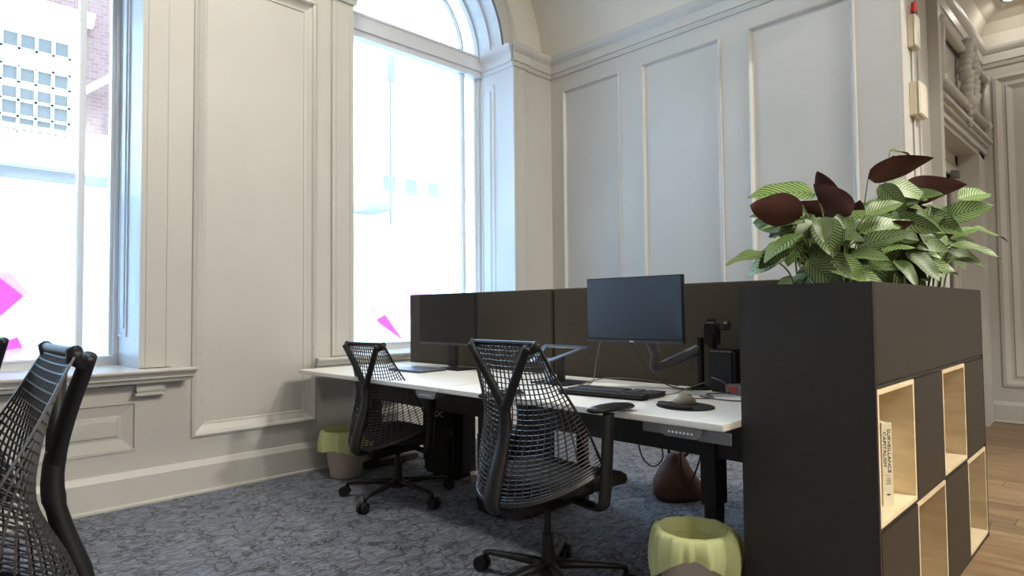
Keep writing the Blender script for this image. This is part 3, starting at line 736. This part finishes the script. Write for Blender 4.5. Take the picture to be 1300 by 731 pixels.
place(c2, 2.19, 3.235, math.radians(4), -.062, math.radians(129), 'black mesh back swivel chair pushed under the desk by the window')
place(c3, .028, 1.75, PI, .045, math.radians(20), 'black mesh back swivel chair cut off by the left edge of the photo')
place(c4, .012, 3.07, PI, .045, math.radians(50), 'swivel chair of which only a black sliver shows at the left edge under the window')

# ------------------------------------------------------------------ monitors
def monitor(name, x, y0, y1, z0, z1, label, rz=0, bz=.014, scr=SCREEN):
    cy = (y0+y1)/2; t = thing(name, label, 'monitor', (x, cy, .7305), rz, 'desk monitors')
    w = (y1-y0)/2; a, b_ = z0-.7305, z1-.7305
    bm = B(); box(bm, 0, .022, -w, w, a, b_, .003); box(bm, .02, .045, -w*.6, w*.6, a+.05, b_-.06, .01); obj('housing', bm, BLACKP, t)
    bm = B(); box(bm, -.002, .004, -w+.005, w-.005, a+bz+.006, b_-.005); obj('screen', bm, scr, t)
    bm = B(); box(bm, -.004, .004, -w, w, a, a+bz, .001); be = obj('lower_bezel', bm, BEZEL, t)
    return t, a, b_, be
m1, a1, b1, be = monitor('monitor', 2.62, 3.005, 3.60, .898, 1.237, 'dark monitor on a low stand near the window', scr=mat('matte_dark_screen', (.012, .010, .008), .5, spec=.3))
bm = B(); box(bm, .045, .075, -.045, .045, .02, .26, .006); box(bm, .0, .17, -.12, .10, 0, .010, .003); cyl(bm, (.045, 0, .24), .035, .04, 16); obj('stand', bm, BLACKP, m1)
m2, a2, b2, be2 = monitor('monitor', 2.50, 1.465, 2.008, .962, 1.277, 'raised monitor with a painted blue grey sheen on an arm above the keyboard', rz=0)
bm = B(); box(bm, -.0055, -.0042, -.012, .012, a2+.004, a2+.010); obj('logo', bm, WHITEPR, be2)
# monitor arm
bm = B(); cyl(bm, (0, 0, 0), .05, .012, 20); cyl(bm, (0, 0, .012), .018, .24, 16)
arm = thing('monitor_mount', 'black jointed monitor arm clamped at the back of the right desk', 'monitor mount', (2.80, 1.55, .7305))
obj('post', bm, BLACKP, arm)
bm = B(); tube(bm, spline([(0, 0, .20), (-.06, .10, .14), (-.10, .19, .10), (-.13, .17, .17), (-.20, .15, .24), (-.235, .165, .36)], 5), .020, 10, sy=1.3); obj('jointed_arm', bm, BEZEL, arm, smooth=True)
bm = B(); box(bm, -.255, -.235, .11, .24, .33, .46, .005); box(bm, -.235, -.12, .12, .20, .36, .42, .012); obj('mount_plate', bm, BLACKP, arm)
# black webcam-like speaker column and dock behind the monitor
sp_ = thing('desk_speaker', 'black upright speaker half hidden behind the raised monitor', 'speaker', (2.80, 1.43, .7305))
bm = B(); box(bm, -.05, .05, -.075, .055, 0, .20, .012, seg=3); obj('body', bm, BLACKP, sp_)
bm = B(); box(bm, -.035, .035, .02, .09, .20, .34, .02, seg=3); cyl(bm, (0, -.03, .31), .022, .02, 14, axis='y'); tube(bm, [(0, .03, .29), (0, -.02, .30)], .008, 8); obj('bracket_head', bm, BLACKP, sp_)
dk = thing('charger_box', 'small grey box with a red mark at the back right corner of the desk', 'box', (2.77, 1.315, .7305))
bm = B(); box(bm, -.05, .05, -.07, .07, 0, .045, .006); obj('body', bm, GREYM, dk)
bm = B(); box(bm, -.053, -.049, .015, .05, .012, .036); obj('red_mark', bm, RED, dk)
# laptop riser
rs = thing('laptop_riser', 'empty aluminium laptop riser standing behind the near chair', 'laptop stand', (2.56, 2.24, .7305))
bm = B(); box(bm, -.11, .11, -.12, .13, 0, .008, .003); obj('base_plate', bm, DARKM, rs)
bm = B(); box(bm, -.012, .012, -.022, .022, .008, .145, .002); obj('post', bm, DARKM, rs)
bm = B(); box(bm, -.055, -.04, .03, .07, .008, .135, .003); obj('rear_post', bm, ALU, rs)
bm = B()
def bar(p, q, w, h): 
    tube(bm, [p, q], w, 4, sy=h/w)
mtx = Matrix.Translation((0, 0, .155)) @ Matrix.Rotation(math.radians(-18), 4, 'Y')
box(bm, .09, .125, -.10, .22, -.003, .003, .001, mtx=mtx)
v = [(-.13, .00), (-.10, .00), (.125, -.10), (.09, -.10), ]
prism(bm, [(-.13, .0), (-.13, .035), (.10, -.06), (.125, -.10)], lambda a, z, d: mtx @ Vector((a, z, d)), -.003, .003)
prism(bm, [(-.13, .12), (-.13, .085), (.10, .18), (.125, .22)], lambda a, z, d: mtx @ Vector((a, z, d)), -.003, .003)
obj('riser_frame', bm, ALU, rs)
# closed laptop
lp = thing('laptop', 'closed blue grey laptop lying flat on the desk by the window', 'laptop', (2.475, 3.43, .7305), math.radians(3))
bm = B(); box(bm, -.115, .115, -.165, .165, 0, .010, .003); obj('base', bm, BEZEL, lp)
bm = B(); box(bm, -.115, .115, -.165, .165, .0105, .016, .002); obj('lid', bm, LAPT, lp)
# keyboard
kb = thing('keyboard', 'full size black keyboard lying on the desk with a wrist rest', 'keyboard', (2.385, 1.765, .7305), math.radians(7))
bm = B(); box(bm, -.065, .085, -.222, .222, 0, .016, .005); obj('body', bm, KEYG, kb)
bm = B(); box(bm, -.145, -.068, -.222, .222, 0, .020, .009, seg=3); obj('wrist_rest', bm, PADM, kb)
bm = B()
for r in range(6):
    x = .068-r*.023-(.004 if r else 0)
    y = .212
    while y > -.210:
        w = .0165
        if r == 5 and .05 < y < .12: w = .105
        if not (-.062 > y-w/2 > -.078 or -.135 > y-w/2 > -.147): box(bm, x-.009, x+.009, y-w, y, .016, .0215)
        y -= w+.0026
ks = obj('keys', bm, KEYS, kb); ks['kind'] = 'stuff'
# mouse and mat
mm_ = thing('mouse_mat', 'round black gel mouse mat with a wrist rest on the right desk', 'mouse mat', (2.265, 1.325, .7305), math.radians(-20))
bm = B(); prism(bm, [(.105*math.cos(2*PI*k/36), .125*math.sin(2*PI*k/36)) for k in range(36)], lambda a, z, d: Vector((a, z, d)), 0, .004); obj('mat', bm, PADM, mm_)
bm = B(); tube(bm, [(-.075+.03*(t_*t_), .10*t_, .010) for t_ in [-1+.2*k for k in range(11)]], [.006, .016, .022, .025, .026, .026, .026, .025, .022, .016, .006], 10, sy=.45); obj('wrist_rest', bm, PADM, mm_, smooth=True)
ms = thing('mouse', 'grey computer mouse standing on the round black mat', 'mouse', (2.295, 1.345, .7350), math.radians(-25))
bm = B(); r_ = bmesh.ops.create_uvsphere(bm, u_segments=24, v_segments=14, radius=1)
for v in bm.verts: v.co = Vector((v.co.x*.052, v.co.y*.032, max(v.co.z, -.15)*.034+.0051))
obj('shell', bm, MOUSE, ms, smooth=True)
bm = B(); cyl(bm, (.025, -.004, .030), .008, .008, 12, axis='y'); obj('wheel', bm, BLACKP, ms)

def cable(pts, r, m, label, n=8):
    bm = B(); tube(bm, spline(pts, n), r, 6); o = obj('cable', bm, m, smooth=True); return tag(o, label, 'cable')
cable([(2.505, 1.93, .963), (2.56, 2.00, .86), (2.60, 2.06, .745), (2.50, 2.07, .735), (2.56, 1.95, .775), (2.68, 1.80, .77), (2.78, 1.66, .74)], .0028, GCABLE, 'thin cable dropping from the raised monitor and looping behind the keyboard')
cable([(2.52, 1.76, .963), (2.60, 1.74, .86), (2.68, 1.70, .77), (2.72, 1.62, .737), (2.78, 1.50, .735)], .003, CABLE, 'black cable hanging from the middle of the raised monitor')
cable([(2.48, 1.67, .734), (2.52, 1.55, .734), (2.60, 1.50, .76), (2.70, 1.47, .78)], .0028, GCABLE, 'grey cable from the keyboard up to the black speaker')
cable([(2.35, 1.33, .745), (2.44, 1.40, .737), (2.52, 1.34, .736), (2.62, 1.42, .737), (2.72, 1.36, .737)], .0026, CABLE, 'black mouse cable winding to the back of the desk')
cable([(2.74, 1.46, .80), (2.66, 1.36, .79), (2.64, 1.29, .745), (2.70, 1.22, .737), (2.72, 1.15, .737)], .003, GCABLE, 'grey cable arching beside the small grey box')
cable([(2.55, 1.42, .735), (2.50, 1.33, .737), (2.50, 1.24, .736), (2.56, 1.16, .737), (2.62, 1.09, .736)], .003, CABLE, 'black cable coiled at the right end of the desk')
cable([(2.62, 1.56, .56), (2.62, 1.56, .40), (2.62, 1.53, .30), (2.62, 1.47, .42), (2.62, 1.44, .56)], .004, CABLE, 'black cable hanging in a narrow loop under the right desk')
cable([(2.5, 1.72, .53), (2.5, 1.69, .43), (2.5, 1.63, .40), (2.5, 1.58, .45), (2.5, 1.60, .53)], .0035, CABLE, 'short black cable loop under the right desk near the middle')
cable([(2.9, 1.20, .60), (2.95, 1.15, .35), (3.0, 1.10, .02)], .004, CABLE, 'black cable running down to the floor behind the bookcase')

# under the desk
bg = thing('backpack', 'black backpack with pale letters standing under the desk by the window', 'bag', (2.73, 3.39, 0), math.radians(6))
bm = B(); box(bm, -.11, .11, -.17, .17, 0, .50, .05, seg=3); obj('body', bm, BAGM, bg)
bm = B(); box(bm, -.145, -.10, -.13, .13, .04, .30, .02, seg=3); obj('front_pocket', bm, BAGM, bg)
bm = B(); tube(bm, spline([(0, -.04, .49), (0, -.02, .55), (0, .02, .55), (0, .04, .49)], 4), .008, 8); obj('handle', bm, BAGM, bg)
def text_obj(name, body, size, m, parent, mtx, ext=.0006):
    cu = bpy.data.curves.new(name, 'FONT'); cu.body = body; cu.size = size; cu.extrude = ext; cu.align_x = 'CENTER'; cu.align_y = 'CENTER'
    to = bpy.data.objects.new(name+'_tmp', cu); C.objects.link(to)
    bpy.context.view_layer.update(); me = bpy.data.meshes.new_from_object(to.evaluated_get(bpy.context.evaluated_depsgraph_get()))
    bpy.data.objects.remove(to); bpy.data.curves.remove(cu); me.name = name; me.materials.clear(); me.materials.append(m)
    o = bpy.data.objects.new(name, me); C.objects.link(o); o.parent = parent; o.matrix_local = mtx; return o
def basis(loc, ex, ey):
    ex, ey = Vector(ex), Vector(ey); ez = ex.cross(ey); return Matrix.Translation(loc) @ Matrix((ex, ey, ez)).transposed().to_4x4()
text_obj('lettering', 'ROC', .055, WHITEPR, bg, basis((-.1115, .02, .43), (0, -1, 0), (0, 0, 1)))
lb = thing('leather_bag', 'brown leather bag lying on the carpet beyond the right desk', 'bag', (3.36, 2.03, 0), math.radians(35))
bm = B(); rg = lathe(bm, [(.13, 0), (.145, .03), (.135, .10), (.09, .18), (.055, .235), (.05, .26)], 20, mod=lambda j, a, r, z: (r*(1+.10*math.sin(3*a+j)), z)); bm.faces.new(rg[0][::-1]); bm.faces.new(rg[-1]); obj('body', bm, LEATH, lb, smooth=True)
bm = B(); tube(bm, spline([(0, -.05, .24), (0, -.10, .32), (0, -.02, .38), (0, .04, .30), (0, .04, .24)], 5), .008, 8); obj('handle', bm, BLACKP, lb, smooth=True)
wb_ = thing('carton', 'small white and olive carton on the floor under the desks', 'box', (2.80, 3.07, 0), math.radians(25))
bm = B(); box(bm, -.05, .05, -.12, .06, 0, .05, .002); obj('body', bm, mat('olive_card', (.14, .14, .06), .8), wb_)
bm = B(); box(bm, -.051, .051, .06, .12, -.0, .052, .002); obj('white_end', bm, BINW, wb_)
pd = thing('gap_filler_tower', 'black computer tower added to darken the gap under the desks between the two chairs', 'computer', (2.55, 2.575, 0))  # tower added to fill the dark gap between the chairs
bm = B(); box(bm, -.20, .22, -.10, .10, .012, .44, .006); obj('case', bm, DARKM, pd)
bm = B(); box(bm, -.215, -.20, -.098, .098, .014, .438, .004); fp = obj('front_panel', bm, BLACKP, pd)
bm = B(); box(bm, -.218, -.214, -.06, -.04, .39, .41); box(bm, -.218, -.214, -.02, .06, .34, .345); obj('power_button', bm, GREYM, fp)
bm = B(); [box(bm, x, x+.03, y, y+.02, 0, .012) for x in (-.17, .16) for y in (-.09, .07)]; obj('feet', bm, BLACKP, pd)

# ------------------------------------------------------------------ bins
def bin_(x, y, seed, label, rt=.135, rb=.105, h=.30, big=0.0):
    rnd = random.Random(seed); ph_ = [rnd.uniform(0, 6.3) for _ in range(6)]
    t = thing('waste_bin', label, 'bin', (x, y, 0), 0, 'small waste bins with green liners')
    bm = B(); rg = lathe(bm, [(rb-.004, 0), (rb, .004), (rt, h), (rt+.005, h+.002), (rt+.005, h+.006), (rt-.004, h+.004), (rb-.005, .012)], 36); bm.faces.new(rg[0][::-1]); bm.faces.new(rg[-1]); obj('bucket', bm, BINW, t, smooth=True)
    def wob(a): return .5+.26*math.sin(a+ph_[0])+.17*math.sin(2*a+ph_[1])+.05*math.sin(4*a+ph_[2])
    def ruf(a): return .004*math.sin(9*a+ph_[3])+.003*math.sin(17*a+ph_[4])+.002*math.sin(31*a+ph_[5])
    prof = []
    drop = lambda a: (.115 if not big else .05)+(.075 if not big else .03)*wob(a)+big*2.0*max(0, math.cos(a-math.radians(135)))**3+big*1.6*max(0, math.cos(a-math.radians(290)))**2
    K = 9
    for j in range(K+1): prof.append((0, j))
    def mod(j, a, r, z):
        if j <= K-2:
            s = j/(K-2)          # 0 bottom hem .. 1 rim
            zz = h+.010-(1-s)*drop(a)*1.0
            rr = rt+(rt-rb)*0+.010+.022*math.sin(s*PI*.75)*(1-s)**.3*wob(a)*1.4+ruf(a)*(1.6-s)*1.6+.012*(1-s)
            return rr, zz
        return {K-1: (rt-.010+ruf(a)*.3, h+.012), K: (rt-.016+ruf(a)*.7, h-.04)}[j]
    bm = B(); lathe(bm, prof, 96, mod=mod)
    rg2 = []
    lathe(bm, [(rt-.017, h-.041), (rb-.008, .08), (rb-.025, .03), (.004, .025)], 48, mod=lambda j, a, r, z: (r+ruf(a)*(1.5 if r > .05 else 0), z))
    bmesh.ops.remove_doubles(bm, verts=bm.verts, dist=.0005)
    obj('liner', bm, LINER, t, smooth=True, recalc=True)
    return t
bin_(2.235, 3.93, 3, 'white waste bin with pale green liner standing by the window wall', rt=.150, rb=.105, h=.305)
bin_(2.075, 1.192, 11, 'white waste bin with green liner beside the dark bookcase', rt=.128, rb=.10, h=.318, big=.05)

# ------------------------------------------------------------------ bookcase
bx0, bx1, by0, by1, bz = 2.117, 3.835, .595, 1.02, 1.2
bc = thing('bookcase', 'charcoal brown bookcase with open birch boxes and a planter on top', 'bookcase', (bx0, by0, 0))
def bb(name, m, *boxes, bev=.0015, parent=None):
    bm = B()
    for q in boxes: box(bm, q[0]-bx0, q[1]-bx0, q[2]-by0, q[3]-by0, q[4], q[5], bev)
    return obj(name, bm, m, parent or bc)
bb('end_panel', LAM, (bx0, bx0+.018, by0, by1, 0, bz)); bb('end_panel', LAM, (bx1-.018, bx1, by0, by1, 0, bz))
bb('planter_front', LAM, (bx0+.0185, bx1-.0185, by0, by0+.018, .884, bz)); bb('planter_back', LAM, (bx0+.0185, bx1-.0185, by1-.018, by1, .884, bz))
bb('planter_floor', LAM, (bx0+.0185, bx1-.0185, by0+.0185, by1-.0185, .884, .90))
bb('back_panel', LAM, (bx0+.0185, bx1-.0185, by1-.018, by1, .03, .880))
bb('shelf', LAM, (bx0+.0185, bx1-.0185, by0+.004, by1-.0185, .436, .448)); bb('shelf', LAM, (bx0+.0185, bx1-.0185, by0+.004, by1-.0185, .868, .882)); bb('plinth', LAM, (bx0+.0185, bx1-.0185, by0+.003, by1-.0185, 0, .018))
cols = [2.136, 2.5575, 2.979, 3.4005, 3.8165]
for r, (z0, z1) in enumerate(((.449, .867), (.019, .435))):
    for c in range(4):
        x0, x1 = cols[c]+.001, cols[c+1]-.001
        if (c+r) % 2: bb('door', LAM, (x0+.001, x1-.001, by0, by0+.018, z0+.001, z1-.001))
        else:
            t_ = .016; yb = by1-.03
            cb = bb('cubby', BIRCH, (x0, x0+t_, by0+.001, yb, z0, z1), (x1-t_, x1, by0+.001, yb, z0, z1), (x0+t_, x1-t_, by0+.001, yb, z0, z0+t_), (x0+t_, x1-t_, by0+.001, yb, z1-t_, z1), bev=.0006)
            bb('back_board', BIRCH, (x0+t_, x1-t_, yb-.012, yb, z0+t_, z0+.25), parent=cb, bev=.0006); bb('back_board', BIRCH, (x0+t_, x1-t_, yb-.012, yb, z0+.252, z1-t_), parent=cb, bev=.0006)
    for c in range(3): bb('divider', LAM, (cols[c+1]-.001, cols[c+1]+.001, by0+.004, by1-.03, z0, z1), bev=0)
soil = bb('soil', SOIL, (bx0+.02, bx1-.02, by0+.02, by1-.02, .902, 1.14), bev=0)
# book in the first open box
bk = thing('book', 'cream paperback with black capital lettering on its spine in the open box', 'book', (2.352, .634, .4655), math.radians(-42)); bk.scale = (.80, 1.15, 1.16)
bm = B(); box(bm, -.020, .020, -.0, .155, .001, .232, .0008); obj('pages', bm, PAPER, bk)
bm = B(); box(bm, -.0225, .0225, -.004, -.001, 0, .235, .0008); box(bm, -.0225, -.0205, -.001, .157, 0, .235, .0005); box(bm, .0205, .0225, -.001, .157, 0, .235, .0005); cv = obj('cover', bm, BOOKW, bk)
text_obj('lettering', 'SURVEILLANCE', .0185, INK, cv, basis((.008, -.0043, .155), (0, 0, -1), (1, 0, 0)), .0003)
text_obj('lettering', 'CAPITALISM', .0185, INK, cv, basis((-.011, -.0043, .160), (0, 0, -1), (1, 0, 0)), .0003)
bm = B(); box(bm, -.015, .015, -.0046, -.0042, .086, .0865); 
for k in range(4): box(bm, -.008+.004*(k % 2), .012, -.0046, -.0042, .062+.005*k, .0632+.005*k)
box(bm, -.006, .008, -.0046, -.0042, .030, .034); obj('small_print', bm, INK, cv)

# ------------------------------------------------------------------ plants in the planter
def leaf_mesh(i):
    rnd = random.Random(50+i); Lh = 1.0; n = 13; bm = B(); uvl = bm.loops.layers.uv.new('UVMap'); V = []
    droop = rnd.uniform(.05, .55); fold = rnd.uniform(.08, .35); twist = rnd.uniform(-.4, .4); wv = rnd.uniform(0, 6)
    for j in range(n):
        t_ = j/(n-1); w = .255*(math.sin(PI*min(1, t_*1.0)**.80))**.68*(1-.22*t_) if 0 < t_ < 1 else .003
        row = []
        for k in range(5):
            u = -1+k/2; y = u*w; x = t_*Lh; z = -droop*t_*t_*.6+fold*abs(u)*w*1.2+.02*math.sin(t_*11+wv+u*1.5)*abs(u)
            tw = twist*t_; row.append((bm.verts.new((x, y*math.cos(tw)-z*0, z+y*math.sin(tw))), (k/4, t_)))
        V.append(row)
    for j in range(n-1):
        for k in range(4):
            q = (V[j][k], V[j+1][k], V[j+1][k+1], V[j][k+1]); f = bm.faces.new([a[0] for a in q])
            for lp_, a in zip(f.loops, q): lp_[uvl].uv = a[1]
    for f in bm.faces:
        if f.normal.z < 0: pass
    bm.normal_update()
    me = bpy.data.meshes.new('leaf'); bm.to_mesh(me); bm.free(); me.materials.append(LEAF); me.polygons.foreach_set('use_smooth', [True]*len(me.polygons)); return me
LM = [leaf_mesh(i) for i in range(8)]
def plant(cx, cy, seed, nleaf, label, spread=(.30, .16), hmax=.42, redbias=.2, specials=()):
    rnd = random.Random(seed); zs = 1.141
    t = thing('calathea_plant', label, 'plant', (cx, cy, zs), 0, 'calathea plants in the planter')
    sb = B(); cnt = 0
    tocam = Vector((-cx, -cy, EYE-zs-.2)).normalized()
    def one(x, y, z, n, d, ln, m=None, bend=.18):
        base = Vector((max(bx0+.06-cx, min(bx1-.06-cx, x*.5+rnd.uniform(-.05, .05))), max(by0+.06-cy, min(by1-.06-cy, y*.4+rnd.uniform(-.04, .04))), 0)); tip = Vector((x, y, z))
        mid = base.lerp(tip, .55)+Vector((-(x-base.x)*bend, -(y-base.y)*bend, z*.10))
        P = spline([base, mid, tip], 4); tube(sb, P, [.0042-.0022*k/(len(P)-1) for k in range(len(P))], 5)
        n = Vector(n).normalized(); d = Vector(d); d = (d-n*d.dot(n)).normalized(); e = n.cross(d)
        o = bpy.data.objects.new('leaf', m or rnd.choice(LM)); C.objects.link(o); o.parent = t
        o.matrix_local = Matrix.Translation(tip) @ Matrix((d, e, n)).transposed().to_4x4() @ Matrix.Diagonal((ln, ln*rnd.uniform(.95, 1.3), ln, 1))
    rv = lambda k: Vector((rnd.gauss(0, k), rnd.gauss(0, k), rnd.gauss(0, k)))
    side = Vector((tocam.y, -tocam.x, 0)).normalized()
    for s_ in specials:     # (x, y, z, normal, direction, length)
        one(*s_)
    for i in range(nleaf):
        a = rnd.uniform(0, 2*PI); r = math.sqrt(rnd.uniform(.02, 1)); x = r*math.cos(a)*spread[0]; y = r*math.sin(a)*spread[1]
        hh = hmax*(1-.42*r*r)*rnd.uniform(.25, 1.0)**.8; q_ = hh/hmax; y *= .45+.55*q_; x *= .85+.15*q_
        if hh < .14: y = max(y, by0+.15-cy)
        n = Vector((0, 0, .62))+tocam*.62+rv(.28)
        d = Vector((x*1.2, y*1.2, 0)).normalized()*.8+rv(.45)+Vector((0, 0, -.1))
        if rnd.random() < redbias: n = -tocam*.8+Vector((0, 0, .35))+rv(.25); d = Vector((0, 0, .8))+side*rnd.uniform(-1.2, 1.2)+rv(.3)
        one(x, y, hh+.02, n, d, rnd.uniform(.12, .20))
    st = obj('stems', sb, STEM, t, smooth=True); st['kind'] = 'stuff'
    return t
SR = Vector((.714, -.70, 0))      # towards the right of the window side
R_ = lambda x, y, z: (x, y, z)
plant(2.42, .82, 5, 64, 'calathea with striped leaves and red undersides at the near left end of the planter', (.27, .20), .36, .08,
      specials=[((-.18), .02, .30, (.6, .6, .5), (-.75, .6, .22), .21), (-.02, .03, .40, (-.4, -.5, .75), (-.7, .65, .12), .24), (-.27, .10, .16, (-.3, -.3, .9), (-.7, .7, -.1), .15)])
plant(2.92, .81, 8, 84, 'tallest calathea with striped leaves in the middle of the planter', (.32, .22), .50, .06,
      specials=[(-.12, -.02, .50, (.6, .6, .45), (.55, -.5, .45), .22), (.12, -.05, .44, (.62, .6, .45), (.68, -.60, .36), .26), (.16, -.03, .66, (-.3, -.3, .9), (.7, -.7, .1), .11), (.06, -.04, .52, (.6, .6, .3), (.05, -.05, 1), .10)])
plant(3.42, .78, 12, 80, 'calathea with striped leaves leaning over the far right end of the planter', (.30, .22), .44, .05,
      specials=[(.12, -.16, .48, (-.4, -.6, .6), (.6, -.6, .45), .24), (.2, -.2, .34, (-.3, -.4, .9), (.7, -.7, .05), .20)])

# ------------------------------------------------------------------ alarm boxes on the door wall
def wall_box(x0, x1, z0, z1, d, label):
    t = thing('alarm_box', label, 'alarm box', ((x0+x1)/2, YD, z0), 0)
    w = (x1-x0)/2
    bm = B(); box(bm, -w, w, -.012-d*.72, -.012, 0, z1-z0, .003); obj('back_box', bm, BOXPL, t)
    bm = B(); box(bm, -w, w, -.012-d, -.012-d*.72, 0, z1-z0, .006, seg=3); obj('cover', bm, mat('cover_plastic', (.66, .62, .52), .4), t)
    return t
wall_box(4.93, 5.06, 2.905, 3.13, .050, 'small ivory box with a red call lamp high on the door wall')
wall_box(4.93, 5.13, 2.43, 2.66, .066, 'larger ivory box lower on the door wall above the plant')
rl = thing('call_lamp', 'small red glass lamp standing on top of the upper ivory box', 'lamp', (4.98, YD-.045, 3.13))
bm = B(); cyl(bm, (0, 0, 0), .02, .02, 14); obj('base', bm, BLACKP, rl)
bm = B(); cyl(bm, (0, 0, .02), .022, .07, 14, .016); obj('cap', bm, RED, rl)
bm = B(); tube(bm, [(5.0, YD-.022, 2.662), (5.0, YD-.022, 2.903)], .008, 8); tube(bm, [(5.0, YD-.022, 2.428), (5.0, YD-.022, .2)], .008, 8); tube(bm, [(5.04, YD-.02, 2.66), (5.04, YD-.02, 2.905)], .005, 8)
tag(obj('conduit_pipe', bm, PAINT), 'thin painted conduit running down the wall from the ivory boxes', 'pipe')
